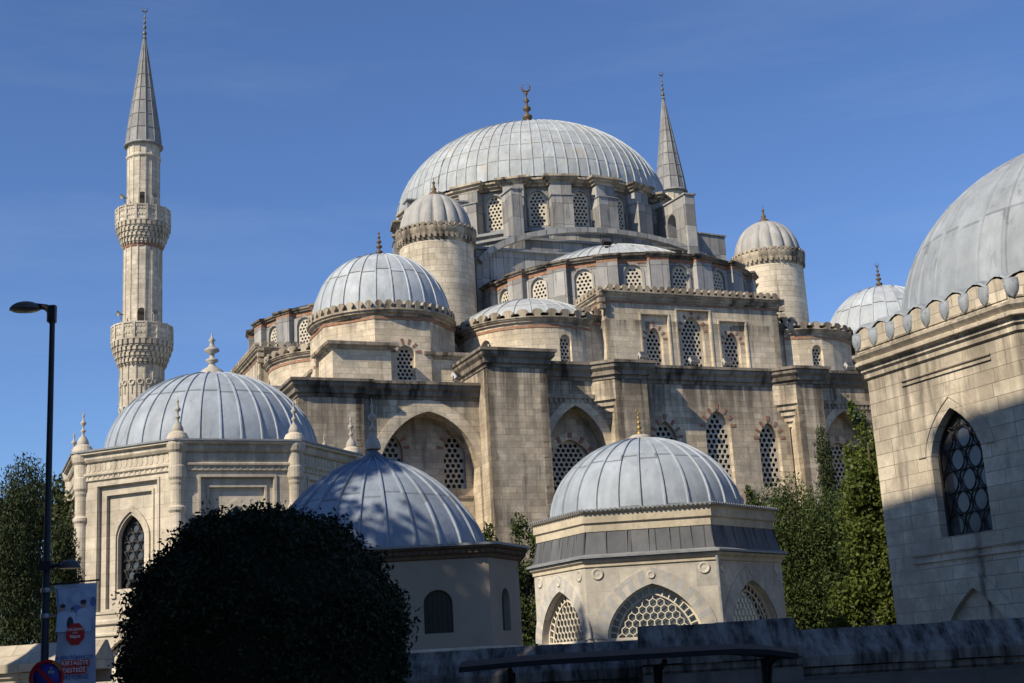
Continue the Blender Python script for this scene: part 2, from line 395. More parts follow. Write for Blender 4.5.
def crest(mb,path,z,sp=.5,h=.42,dep=.30,out=.1,closed=False,ww=.78):
    mb.mark()
    pts=[Vector((p[0],p[1],0)) for p in path]
    n=len(pts); cnt=n if closed else n-1
    for i in range(cnt):
        a=pts[i];b=pts[(i+1)%n];L_=(b-a).length; k=max(1,round(L_/sp)); d=(b-a)/L_; o=Vector((d.y,-d.x,0)); s=L_/k
        for q in range(k):
            c=a+d*(q+.5)*s; hw=s*ww/2
            sh=[(-hw*.8,0),(hw*.8,0),(hw*.5,h*.22),(hw*.62,h*.4),(hw,h*.55),(hw*.95,h*.75),(hw*.55,h*.95),(0,h),(-hw*.55,h*.95),(-hw*.95,h*.75),(-hw,h*.55),(-hw*.62,h*.4),(-hw*.5,h*.22)]
            F=[c+d*x+o*out+Vector((0,0,z+zz)) for x,zz in sh]; B=[v-o*dep for v in F]
            mb.face(F); mb.face(B[::-1]); m=len(F)
            for t in range(m): mb.face([F[t],B[t],B[(t+1)%m],F[(t+1)%m]])
def voussoirs(mb,f,c,z0,w,h,rise,ring=.34,out=.03,kk=.28,n=9,every=2,wd=.045,start=.0):
    mb.mark()
    """alternate red blocks around an arch head"""
    poly=archp(c,z0,w,h,rise,24,kk)[1:]   # right foot, then arch right->left
    pts=poly; zs=z0+h-rise
    cen=(c,zs+rise*.15)
    for i in range(n):
        if i%every: continue
        t=(i+.5)/n; a=pi*t
        # find point on arch at polar angle a
        dx,dz=math.cos(a),math.sin(a)
        lo,hi=0,3*w+h
        for _ in range(30):
            mid=(lo+hi)/2
            if inside((cen[0]+dx*mid,cen[1]+dz*mid),archp(c,z0-5,w,h+5,rise,16,kk)): lo=mid
            else: hi=mid
        r0=lo+.06; r1=lo+ring; g=pi/n*.36
        P=[]
        for r,ws in ((r0,g*r0),(r1,g*r1*.95)):
            for sg in (-1,1): P.append((cen[0]+dx*r-dz*ws*sg,cen[1]+dz*r+dx*ws*sg))
        q=[P[0],P[1],P[3],P[2]]
        mb.slab(q,[],lambda s,z,d:f(s,z,d-out),.06,back=False)
def archring(mb,f,c,z0,w,h,rise,ring,out=.05,kk=.28,leg=False):
    mb.mark()
    """stone archivolt ring standing proud of the wall"""
    inn=archp(c,z0,w,h,rise,14,kk); zs=z0+h-rise
    ou=archp(c,z0,w+2*ring,h+ring*1.15,rise+ring*1.15,14,kk)
    I=inn[1:]+[inn[0]];Oo=ou[1:]+[ou[0]]
    if not leg: I=I[1:-1];Oo=Oo[1:-1]
    for i in range(len(I)-1):
        q=[I[i],Oo[i],Oo[i+1],I[i+1]]
        A=[f(x,z,-out) for x,z in q]; mb.face(A)
        for a,b in ((0,3),(2,1)):
            pass
        mb.face([f(*Oo[i],-out),f(*Oo[i],.02),f(*Oo[i+1],.02),f(*Oo[i+1],-out)])
        mb.face([f(*I[i+1],-out),f(*I[i+1],.02),f(*I[i],.02),f(*I[i],-out)])
def frame_mould(mb,f,s0,s1,z0,z1,wd=.12,out=.07,bottom=True):
    for a,b,c,d in ((s0,s0+wd,z0,z1),(s1-wd,s1,z0,z1),(s0+wd,s1-wd,z1-wd,z1))+(((s0+wd,s1-wd,z0,z0+wd),) if bottom else ()):
        mb.slab([(a,c),(b,c),(b,d),(a,d)],[],lambda s,z,dd:f(s,z,dd-out),out+.01,back=False)
def dome(name,parent,c,Rr,z0,H,nrib,rings,mat,a0=0,a1=2*pi,rib=.05,ex=2.0,tip=0,seg=None,ribw=None,top=.985,bell=0):
    """lead covered dome with raised rolls; UV = gore, ring"""
    full=abs(a1-a0-2*pi)<1e-6
    ng=nrib if full else max(1,round(nrib*(a1-a0)/(2*pi))); per=max(1,int((seg or 96)/nrib)); S=ng*per; K=22
    def rz(t):
        ph=t*pi/2; r=Rr*math.cos(ph)**(2/ex); z=z0+H*math.sin(ph)**(2/ex)
        if bell and t>1-bell:
            q=(t-(1-bell))/bell; z+=tip*q*q
        return r,z
    mb=MB(); rows=[]
    for i in range(K+1):
        r,z=rz(min(i/K,.999)); rows.append([(c[0]+r*math.cos(a0+(a1-a0)*j/S),c[1]+r*math.sin(a0+(a1-a0)*j/S),z) for j in range(S+(0 if full else 1))])
    mb.grid(rows,lambda i,j:(j/per+.001,i/K*rings),True,full)
    rw=ribw or rib*1.1
    for g in range(ng+(0 if full else 1)):
        a=a0+(a1-a0)*(g+random.uniform(-.05,.05)*(0 if g in (0,ng) else 1))/ng; ca,sa=math.cos(a),math.sin(a); t1=top if (g%2==0 or nrib<30) else .72
        if nrib>=60 and g%4==2: t1=.87
        prev=None
        for i in range(15):
            t=t1*i/14; r,z=rz(t); dr,dz=rz(min(.999,t+.01)); nx,nz=(dz-z),-(dr-r); l=math.hypot(nx,nz) or 1; nx/=l;nz/=l
            ww=rw*min(1,.35+r/Rr)
            base=Vector((c[0]+r*ca,c[1]+r*sa,z)); out=Vector((ca*nx,sa*nx,nz)); sd=Vector((-sa,ca,0))
            cur=[base-sd*ww-out*.02,base-sd*ww*.5+out*rib,base+sd*ww*.5+out*rib,base+sd*ww-out*.02]
            if prev:
                for k in range(3): mb.f.append([len(mb.v)+x for x in (0,1,2,3)]); mb.v+= [prev[k],prev[k+1],cur[k+1],cur[k]]; mb.uv.append([(g+.5,t*rings)]*4); mb.sm.append(False)
            prev=cur
    return part(name,mb,mat,parent)
def finial(name,parent,p,h,r,mat,crescent=False,stoneb=False,cresc_rot=0):
    mb=MB(); x,y,z=p
    if stoneb: pr=[(r*1.9,0),(r*2.0,.03),(r*1.9,.10),(r*1.35,.2),(r*.6,.27),(r*.35,.34),(r*.85,.38),(r*.85,.42),(r*.35,.45),(r*.32,.54),(r*1.05,.6),(r*1.0,.64),(r*.35,.70),(r*.28,.80),(r*.5,.83),(r*.18,.88),(.01,1)]
    else: pr=[(r*1.2,0),(r*.7,.04),(r*.45,.08),(r*1.15,.13),(r*1.2,.18),(r*.5,.23),(r*.3,.28),(r*.95,.33),(r*.95,.38),(r*.3,.42),(r*.28,.46),(r*.8,.5),(r*.75,.54),(r*.25,.58),(r*.22,.63),(r*.62,.67),(r*.2,.72),(r*.16,.78),(r*.4,.81),(.02*r+.01,.86)]
    mb.lathe([(a,z+b*h) for a,b in pr],(x,y),12)
    if crescent:
        cr=h*.075; cz=z+h*.93
        mb.tube([Vector((x+cr*math.cos(a)*math.cos(cresc_rot),y+cr*math.cos(a)*math.sin(cresc_rot),cz+cr*math.sin(a))) for a in [R(q) for q in range(120,421,20)]],[cr*.05+cr*.22*math.sin(pi*i/15) for i in range(16)],6)
    return part(name,mb,mat,parent)
def rotp(pts,k):
    for _ in range(k%4): pts=[(-y,x) for x,y in pts]
    return pts
# ================= ground =================
gm=plain('ground_earth_mix',(.10,.095,.07),.95,nz=.3,scale=.4,c2=(.06,.075,.035))
g=MB(); g.face([(-1500,-1500,0),(1500,-1500,0),(1500,1500,0),(-1500,1500,0)]); struct(part('ground',g,gm))
rd=MB(); rd.box(-120,120,2,13,-.05,.004); struct(part('road',rd,plain('asphalt',(.05,.05,.052),.9,nz=.2,scale=2)))
pv=MB(); pv.box(-120,120,13,25.4,-.05,.13); pv.box(-120,120,-4,2,-.05,.13); struct(part('pavement',pv,stone('paving',(.22,.21,.19),(.18,.17,.16),(.1,.1,.1),bw=.5,rh=.5,streak=0)))

# ================= mosque =================
TH=R(22.6)
MO=thing('mosque','large limestone mosque with grey lead central dome, half domes and round turrets','mosque',(2.336,104.837,0),TH)
lower=MB(); reds=MB(); rings=MB(); niche=MB(); frames=MB()
ZL=17.9; ZC=19.2          # cornice undersides: corner bays / middle
def niche_win(f,parent,s,z,w,h,rise,ins,ang,pitch=.36,mat=None,kk=.28):
    window(parent,f(s,z,ins),ang,w,h,rise,pitch,kk,mat)
def bay_front(k):
    SKIP[0]=(k==2)
    T=lambda p: rotp([p],k)[0]
    lower.mark(); W=lambda a,b,z0,z1,holes=(),dep=.45: wall(lower,T(a),T(b),z0,z1,holes,dep)
    lowmat=STUD
    # corner pier, arch bay, big pier, small arch bay, pier, central wall, and the mirror of these
    W((-25.8,-25.8),(-22.2,-25.8),0,ZL); W((-22.2,-25.8),(-22.2,-25.5),0,ZL)
    W((22.2,-25.5),(22.2,-25.8),0,ZL); W((22.2,-25.8),(25.8,-25.8),0,ZL)
    for sg in (-1,1):
        # large arch bay
        a,b=((-22.2,-25.5),(-15.4,-25.5)) if sg<0 else ((15.4,-25.5),(22.2,-25.5))
        c=(-18.4 if sg<0 else 18.4)-a[0]
        hole=archp(c,5,6.35,12.0,4.3,14,.12)
        f,L_,ang=W(a,b,0,ZL+.0,[hole],1.5)
        archring(rings,f,c,5,6.35,12.0,4.3,.6,.06,.12)
        fi,_,_,_,_=wallmap(T(a),T(b),1.5)
        wins=[]
        for cc in (c-1.75,c+1.95):
            hp=archp(cc,12.9,1.3,3.15,1.1,8,.28); wins.append(hp)
            window(MO,fi(cc,12.9,.3),ang,1.3,3.15,1.1,.38,.28,STUD)
            voussoirs(reds,fi,cc,12.9,1.3,3.15,1.1,.42,.02,.28,11)
        niche.mark(); niche.slab([(.0,3),(L_,3),(L_,ZL),(0,ZL)],wins,fi,.45,back=False)
        for cc in (c-1.75,c+1.95):
            frames.mark(); frame_mould(frames,fi,cc-1.15,cc+1.15,9.2,12.5,.15,.08)
        # big pier
        x0,x1=(-15.4,-11.75) if sg<0 else (11.75,15.4)
        W((x0,-25.2),(x0,-27),0,ZC+.35); W((x0,-27),(x1,-27),0,ZC+.35); W((x1,-27),(x1,-25.2),0,ZC+.35)
        W((x0,-22),(x0,-25.2),ZL,ZC+.35)
        # small arch bay
        a,b=((-11.75,-25.6),(-7.3,-25.6)) if sg<0 else ((7.0,-25.6),(11.75,-25.6))
        c=2.3 if sg<0 else 2.2
        hole=archp(c,5,4.0,12.5,3.2,12,.25)
        f,L_,ang=W(a,b,0,ZC,[hole],1.1); archring(rings,f,c,5,4.0,12.5,3.2,.5,.05,.25)
        frames.mark(); frames.slab([(0,17.9),(L_,17.9),(L_,18.15),(0,18.15)],[],lambda s,z,d,f=f:f(s,z,d-.14),.15,back=False)
        for q in range(14): frames.slab([(.05+q*.31,17.62),(.22+q*.31,17.62),(.22+q*.31,17.9),(.05+q*.31,17.9)],[],lambda s,z,d,f=f:f(s,z,d-.09),.1,back=False)
        fi,_,_,_,_=wallmap(T(a),T(b),1.1)
        hp=archp(c,10.5,2.9,5.2,1.7,10,.2)
        niche.mark(); niche.slab([(0,3),(L_,3),(L_,ZC),(0,ZC)],[hp],fi,.45,back=False)
        archring(rings,fi,c,10.5,2.9,5.2,1.7,.4,.04,.2); window(MO,fi(c,10.5,.3),ang,2.9,5.2,1.7,.36,.2,STUD)
        voussoirs(reds,fi,c,10.5,2.9,5.2,1.7,.42,.05,.2,13)
        # slim pier with corbelled corner
        x0,x1=(-7.3,-5.2) if sg<0 else (5.1,7.0)
        b0=-25.6
        W((x0,b0),(x0,-26.6),0,ZC); W((x0,-26.6),(x1,-26.6),0,ZC); W((x1,-26.6),(x1,b0),0,ZC)
        # corbelled chamfer at the pier's left
        P=[T(p) for p in ((x0,-26.6),(x0-1.05,b0),(x0,b0))]
        lower.prism(P[::-1] if True else P,17.75,ZC)
        for q in range(4):
            e=1.05*(1-(q+1)/5); zz=17.75-.34*(q+1)
            P=[T(p) for p in ((x0,b0-1.0*(e/1.05)),(x0-e,b0),(x0,b0))]
            lower.prism(P[::-1],zz,zz+.34)
    f,L_,ang=None,None,None
    a,b=(-5.2,-25.5),(5.1,-25.5); holes=[]; pend=[]
    for cc,w_,z0,h in ((-3.6,1.5,12.7,4.0),(0,1.75,12.6,4.8),(3.55,1.5,12.7,4.0)):
        holes.append(archp(cc+5.2,z0,w_,h,1.25,9,.3)); pend.append((cc+5.2,z0,w_,h))
    f,L_,ang=W(a,b,0,ZC,holes,.45)
    for cc,z0,w_,h in pend:
        window(MO,f(cc,z0,.32),ang,w_,h,1.25,.40,.3,STUD); voussoirs(reds,f,cc,z0,w_,h,1.25,.42,.025,.3,13)
        frames.mark(); frame_mould(frames,f,cc-1.1,cc+1.1,9.4,12.2,.15,.08)
for k in range(4): bay_front(k)
SKIP[0]=False
pieces('lower_wall',lower,ASHD,MO); pieces('archivolt',rings,ASH,MO); pieces('niche_wall',niche,ASHD,MO); pieces('wall_moulding',frames,CREST,MO)
# main cornice round the lower body
side=[(-26.0,-25.9),(-22.2,-25.9),(-22.2,-25.5),(-15.4,-25.5)]
mid=[(-11.75,-25.6),(-8.35,-25.6),(-7.3,-26.6),(-5.2,-26.6),(-5.2,-25.5),(4.05,-25.5),(5.1,-26.6),(7.0,-26.6),(7.0,-25.6),(11.75,-25.6)]
c1=MB(); c2=MB(); c3=MB(); rl=MB()
for k in range(4):
    c1.mark()
    sweep(c1,rotp([(15.4,-25.5),(22.2,-25.5),(22.2,-25.8),(25.8,-25.8),(25.8,-22.2),(25.5,-22.2),(25.5,-15.4)],k),cornprof(ZL-.25,.95,.5)); c1.mark()
    sweep(c1,rotp(mid,k),cornprof(ZC-.25,1.05,.5)); c1.mark()
    for x0,x1 in ((-15.4,-11.75),(11.75,15.4)):
        c1.mark(); sweep(c1,rotp([(x0,-22.5),(x0,-27),(x1,-27),(x1,-25)],k),cornprof(ZC+.1,1.05,.5))
pieces('main_cornice',c1,CORN,MO)
rl.box(-25.4,25.4,-25.4,25.4,ZL+.5,ZL+.72)
for k in range(4):
    a=rotp([(-11.6,-25.3),(11.6,-25.3),(12,-18),(-12,-18)],k); rl.prism(a,ZL+.72,ZC+.83)
    for x0,x1 in ((-15.5,-11.65),(11.65,15.5)):
        rl.mark(); rl.prism(rotp([(x0-.2,-27.2),(x1+.2,-27.2),(x1+.2,-22.5),(x0-.2,-22.5)],k),ZC+1.0,ZC+1.2)
pieces('terrace_roof',rl,LDE,MO)

# ---- upper front block with three windows, flanks, exedras (same on the four sides) ----
up=MB(); ucor=MB(); ucr=MB(); ured=MB(); uring=MB(); flred=MB()
Z0=19.6
def upper(k):
    SKIP[0]=(k==2)
    T=lambda p: rotp([p],k)[0]
    a,b=(-6.1,-23.7),(6.25,-23.7)
    f0,L_,ang,_,_=wallmap(T(a),T(b))
    C=6.1
    rects=[(C-2.75,1.9,20.35,23.75),(C,2.35,20.35,24.15),(C+2.8,1.9,20.35,23.55)]
    outer=[(0,Z0),(L_,Z0),(L_,24.9),(0,24.9)]
    rp=[[(c-w_/2,z0),(c+w_/2,z0),(c+w_/2,z1),(c-w_/2,z1)] for c,w_,z0,z1 in rects]
    up.slab(outer,rp,f0,.2,back=False)
    for (c,w_,z0,z1),(ww,h,ri) in zip(rects,((1.15,2.45,.95),(1.6,3.3,1.25),(1.15,2.35,.95))):
        fi=lambda s,z,d: f0(s,z,d+.2)
        hp=archp(c,20.55,ww,h,ri,9,.3)
        uring.mark(); up.slab([(c-w_/2,z0),(c+w_/2,z0),(c+w_/2,z1),(c-w_/2,z1)],[hp],fi,.4,back=False,rim=False)
        window(MO,fi(c,20.55,.28),ang,ww,h,ri,.33,.3,STUD)
        voussoirs(ured,fi,c,20.55,ww,h,ri,.34,.02,.3,13)
        frame_mould(uring,f0,c-w_/2-.1,c+w_/2+.1,20.3,z1+.1,.1,.05,False)
    for s in (-1,1):
        up.mark(); ucor.mark(); flred.mark()
        x=6.1*s if s<0 else 6.25
        # block's side faces, flank walls, and their returns
        if s<0:
            wall(up,T((x,-18.5)),T((x,-23.7)),Z0,24.9); wall(up,T((-8.0,-22.9)),T((x,-22.9)),Z0,23.55); wall(up,T((-8.0,-20)),T((-8.0,-22.9)),Z0,23.55)
            p=[(-8.0,-21.6),(-8.0,-22.9),(-6.1,-22.9)]
        else:
            wall(up,T((x,-23.7)),T((x,-18.5)),Z0,24.9); wall(up,T((x,-22.9)),T((8.1,-22.9)),Z0,23.55); wall(up,T((8.1,-22.9)),T((8.1,-20)),Z0,23.55)
            p=[(6.25,-22.9),(8.1,-22.9),(8.1,-21.6)]
        P=[T(q) for q in p]; sweep(ucor,P,cornprof(23.35,.4,.32)); crest(ucr,P,23.7,.56,.52,.32,.28,False,.8); sweep(flred,P,[(0,23.12),(.035,23.12),(.035,23.28),(0,23.28)])
        # exedra: round wall
        ucor.mark(); flred.mark(); up.mark()
        cx,cy=(-9.3*1,-19.2) if s<0 else (9.4,-19.2); Rr=4.55; n=14
        a0,a1=(-pi+.0,-pi/2+.55) if s<0 else (-pi/2-.55,0)
        if s<0: a0-=.5
        else: a1+=.5
        wa=(-pi/2+.12,-pi/2-1.02) if s<0 else (-pi/2-.12,-pi/2+1.02)
        path=[T((cx+Rr*math.cos(a0+(a1-a0)*i/n),cy+Rr*math.sin(a0+(a1-a0)*i/n))) for i in range(n+1)]
        segs=[a0+(a1-a0)*i/n for i in range(n+1)]
        for i in range(n):
            hit=[q for q in wa if segs[i]<=q<segs[i+1]]
            p0,p1=path[i],path[i+1]; ff,LL,an,_,_=wallmap(p0,p1)
            if hit:
                LLw=min(.78*LL,1.0) if False else LL*.92
                hp=archp(LL/2,20.3,min(LLw,.98),1.95,.5,7,.0); up.slab([(0,Z0),(LL,Z0),(LL,23.2),(0,23.2)],[hp],ff,.4,back=False,rim=False)
                window(MO,ff(LL/2,20.3,.25),an,min(LLw,.98),1.95,.5,.28,.0,STUD)
            else: up.slab([(0,Z0),(LL,Z0),(LL,23.2),(0,23.2)],[],ff,.4,back=False,rim=False)
        sweep(ucor,path,cornprof(22.92,.38,.32)); crest(ucr,path,23.25,.58,.52,.32,.28,False,.8); sweep(flred,path,[(0,22.65),(.035,22.65),(.035,22.82),(0,22.82)])
    ucor.mark(); flred.mark(); P=[T((-6.1,-19)),T((-6.1,-23.7)),T((6.25,-23.7)),T((6.25,-19))]
    sweep(ucor,P,cornprof(24.55,.55,.40)); crest(ucr,P,25.0,.52,.50,.32,.36,False,.8); sweep(flred,P,[(0,24.4),(.035,24.4),(.035,24.52),(0,24.52)])
    # short steps of scroll blocks running down the block's corners
    for sx in (-6.1,6.25):
        for q in range(3):
            z=23.95+q*.42; c=T((sx+(-.28 if sx<0 else .28),-23.75)); ucr.box(c[0]-.2,c[0]+.2,c[1]-.2,c[1]+.2,z,z+.26)
    # red framing strip at the block's right end
for k in range(4): upper(k)
SKIP[0]=False
pieces('upper_wall',up,ASH,MO); pieces('window_surround',uring,ASH,MO); pieces('upper_cornice',ucor,CREST,MO); pieces('scalloped_cresting',ucr,CREST,MO); pieces('brick_band',flred,REDP,MO)
rf=MB()
for k in range(4): rf.mark(); rf.prism(rotp([(-6,-23.5),(6.1,-23.5),(6.1,-14),(-6,-14)],k),24.3,24.75)
for k in range(4): rf.mark(); rf.prism(rotp([(-8,-22.8),(8,-22.8),(8,-14),(-8,-14)],k),23.2,23.75)
pieces('block_roof',rf,LDE,MO)
for k in range(4):
    for s in (-1,1):
        c=rotp([(9.35*s,-19.2)],k)[0]
        dome('exedra_dome',MO,c,4.6,23.55,(2.0 if s<0 else .9),26,3,LDS,rib=.05,ex=1.45)

# ---- semi domes ----
sw=MB(); sp=MB(); scn=MB(); srd=MB(); shood=MB()
RS=9.55; st=19.4
for k in range(4):
    SKIP[0]=(k==2); scn.mark(); sw.mark(); shood.mark()
    def T(p): return rotp([(p[0],p[1]-13.2)],k)[0]
    ang=lambda q: (RS*math.sin(R(q)),-RS*math.cos(R(q)))
    cpath=[]
    for i in range(-4,5):
        p0,p1=ang(st*(i-.5)),ang(st*(i+.5)); ff,LL,an,_,_=wallmap(T(p0),T(p1))
        hp=archp(LL/2,25.35,1.2,2.1,.62,8,.0)
        sw.slab([(0,23.5),(LL,23.5),(LL,28.2),(0,28.2)],[hp],ff,.4,back=False,rim=False)
        window(MO,ff(LL/2,25.35,.12),an,1.2,2.1,.62,.27,.0,STUC,th=.08)
        archring(shood,ff,LL/2,25.35,1.2,2.1,.62,.12,.05,.0,True)
    for i in range(-4,6):
        sp.mark(); srd.mark()
        a=st*(i-.5); ca,sa=math.cos(R(a)),math.sin(R(a))
        # pier: outward radial block
        r0,r1,hw=RS-.1,RS+.3,.66
        pts=[(r0,-hw),(r1,-hw),(r1,hw),(r0,hw)]
        W_=[T((r*sa+t*ca,-r*ca+t*sa)) for r,t in pts]
        cc=(sum(p[0] for p in W_)/4,sum(p[1] for p in W_)/4)
        sp.prism(W_,23.5,27.62,top=True); srd.prism([((p[0]-cc[0])*1.02+cc[0],(p[1]-cc[1])*1.02+cc[1]) for p in W_],27.62,27.86)
        for r,t in ((r0+.1,-hw),(r1,-hw),(r1,hw),(r0+.1,hw)): cpath.append(T((r*sa+t*ca,-r*ca+t*sa)))
        if i<5:
            pass
    cp=cpath
    sweep(scn,cp,[(-.05,27.86),(.08,27.86),(.1,27.96),(.2,28.0),(.22,28.12),(-1.2,28.4)])
    srd.mark(); sweep(srd,[T(ang(q)) for q in [st*(i-.5) for i in range(-4,6)]],[(0,27.55),(.04,27.55),(.04,27.8),(0,27.8)])
SKIP[0]=False
pieces('half_dome_drum',sw,LDW,MO); pieces('drum_pier',sp,LDW,MO); pieces('drum_cornice',scn,CORN,MO); pieces('brick_band',srd,REDP,MO); pieces('window_hood',shood,LDW,MO)
for k in range(4):
    c=rotp([(0,-13.2)],k)[0]; a=-pi/2+k*pi/2
    dome('half_dome',MO,c,7.1,28.3,3.2,56,4,LDS,a0=a-R(100),a1=a+R(100),rib=.05,seg=128,ex=1.5)
    q_=MB(); q_.lathe([(9.35,28.32),(7.0,28.42),(6.9,28.5)],c,64,a-R(100),a+R(100)); part('half_dome_skirt_roof',q_,LDS,MO)
# ---- square base under the main drum, stepped and sheathed in lead ----
bs=MB(); bl=MB()
def chsq(r,c): return [(-r,-r+c),(-r+c,-r),(r-c,-r),(r,-r+c),(r,r-c),(r-c,r),(-r+c,r),(-r,r-c)]
bs.prism(chsq(12.4,2.4),19,31.2); bs.mark(); bs.prism(chsq(11.9,4.6),31.2,32.3)
bs.prism([(11.9*math.cos(2*pi*i/40),11.9*math.sin(2*pi*i/40)) for i in range(40)],32.0,33.35)
part('dome_base',bs,LDW,MO)
for r,c,z in ((12.4,2.4,31.15),(11.9,4.6,32.25)): sweep(bl,chsq(r,c)[::1],[(-.02,z-.1),(.22,z-.1),(.22,z+.08),(-.4,z+.16)],closed=True)
sweep(bl,[(11.9*math.cos(2*pi*i/40),11.9*math.sin(2*pi*i/40)) for i in range(40)],[(-.02,33.2),(.28,33.2),(.28,33.4),(-1.2,33.55)],closed=True)
part('lead_ledge',bl,LDE,MO)
ar=MB()
for k in range(4):
    f,_,_,_,_=wallmap(rotp([(-12.5,-12.4)],k)[0],rotp([(12.5,-12.4)],k)[0])
    o=[];i_=[]; ar.mark()
    for q in range(25):
        t=-1+2*q/24; z=29.4+3.75*math.sqrt(max(0,1-(t*.97)**2)); o.append((12.5+10.0*t,z)); i_.append((12.5+9.7*t,z-.35))
    for q in range(24): ar.slab([i_[q],i_[q+1],o[q+1],o[q]],[],lambda s,z,d,f=f:f(s,z,d-.45),.45,back=False)
pieces('great_arch_rim',ar,LDW,MO)
# ---- main drum ----
dw=MB(); dp=MB(); dc=MB(); dh=MB(); dl=MB()
RD=10.45; n=20; cpath=[]
for i in range(n):
    q=-4.0+18*i; a0,a1=R(q-9),R(q+9)
    P=lambda a,r=RD:(r*math.sin(a),-r*math.cos(a))
    ff,LL,an,_,_=wallmap(P(a0),P(a1)); hp=archp(LL/2,34.15,1.35,2.65,.68,8,.0)
    dw.slab([(0,33.3),(LL,33.3),(LL,37.3),(0,37.3)],[hp],ff,.45,back=False,rim=False)
    window(MO,ff(LL/2,34.15,.15),an,1.35,2.65,.68,.29,.0,STUC,th=.08); archring(dh,ff,LL/2,34.15,1.35,2.65,.68,.13,.05,.0,True)
for i in range(n):
    dp.mark(); dl.mark(); a=R(-4.0+9+18*i); ca,sa=math.cos(a),math.sin(a); hw=.78
    for (z0,z1,r1) in ((33.3,36.1,RD+1.0),(36.1,37.15,RD+.72)):
        W_=[(r*sa+t*ca,-r*ca+t*sa) for r,t in ((RD-.15,-hw),(r1,-hw),(r1,hw),(RD-.15,hw))]; dp.prism(W_,z0,z1)
    W_=[(r*sa+t*ca,-r*ca+t*sa) for r,t in ((RD-.1,-hw-.06),(RD+1.08,-hw-.06),(RD+1.08,hw+.06),(RD-.1,hw+.06))]; dl.prism(W_,36.06,36.13)
    for r,t in ((RD,-hw-.02),(RD+.62,-hw-.02),(RD+.62,hw+.02),(RD,hw+.02)): cpath.append((r*sa+t*ca,-r*ca+t*sa))
sweep(dc,cpath,[(-.05,37.1),(.12,37.1),(.15,37.25),(.32,37.33),(.34,37.48),(.5,37.52),(.5,37.68),(-.9,38.0)],closed=True)
part('main_drum',dw,LDW,MO); pieces('drum_pier',dp,LDW,MO); part('drum_cornice',dc,CREST,MO); pieces('window_hood',dh,LDW,MO); pieces('pier_cap',dl,LDE,MO)
dome('main_dome',MO,(-.15,0),10.95,37.75,7.7,80,8,LDM,rib=.06,seg=160)
finial('alem_finial',MO,(0,0,45.35),4.6,.42,BRZ,True,cresc_rot=R(-20))
# ---- flying buttresses of the main drum ----
for k in range(4):
    for x0,sg,L1,zt in ((6.45,1,5.1,36.15),(-6.95,1,(1.9 if k==0 else 5.4),(35.85 if k==0 else 35.3))):
        L0=8.0 if (k or x0>0) else 10.2
        def mp(s_,z,d,x0=x0):
            q=rotp([(x0+d-.0,-(L0+s_))],k)[0]; return Vector((q[0],q[1],z))
        mb2=MB(); mb2.slab([(0,30.5),(L1,30.5),(L1,zt),(0,zt+.05*L1)],[archp(2.85,32.4,1.3,2.9,.65,8,0)] if x0>0 else ([archp(2.9,31.2,1.1,2.9,.55,8,0)] if k else []),mp,.8)
        mb2.slab([(-.1,zt+.05*L1),(L1+.1,zt),(L1+.1,zt+.12),(-.1,zt+.05*L1+.12)],[],lambda s_,z,d,mp=mp:mp(s_,z,d*1.15-.1),.9)
        part('flying_buttress',mb2,LDW,MO)
# ---- turrets ----
for k in range(4):
    c=rotp([(-13.1,-13.1)],k)[0]
    t=MB(); t.lathe([(2.56,19),(2.50,30.6)],c,40); tw=part('turret',t,TURS,MO)
    t=MB(); t.lathe([(2.48,30.5),(2.54,30.62),(2.54,30.8),(2.62,30.95),(2.62,31.05),(2.72,31.2),(2.74,31.4),(2.74,31.5),(2.4,31.6)],c,48)
    cp=[(c[0]+2.62*math.sin(2*pi*i/44),c[1]-2.62*math.cos(2*pi*i/44)) for i in range(44)]
    crest(t,cp,30.72,.38,.34,.2,.07,True,.7); crest(t,cp,31.48,.38,.28,.2,.14,True,.85)
    part('turret_cornice',t,CREST,tw)
    t=MB(); pr=[]
    for i in range(17):
        ph=i/16*pi/2; pr.append((2.44*math.cos(ph)**.92+.0,31.5+2.95*math.sin(ph)))
    t.lathe(pr,c,160,sm=True,flute=lambda a,z:1+.10*(abs(math.sin(a*8))**.5-.75)*min(1,(34.6-z)/1.2)); part('fluted_dome',t,TURL,tw)
    t=MB(); t.lathe([(.42,34.3),(.44,34.5),(.3,34.65),(.12,34.8),(.2,34.95),(.1,35.05),(.06,35.3),(.13,35.4),(.03,35.5),(.02,35.8)],c,12); part('turret_finial',t,BRZ,tw)
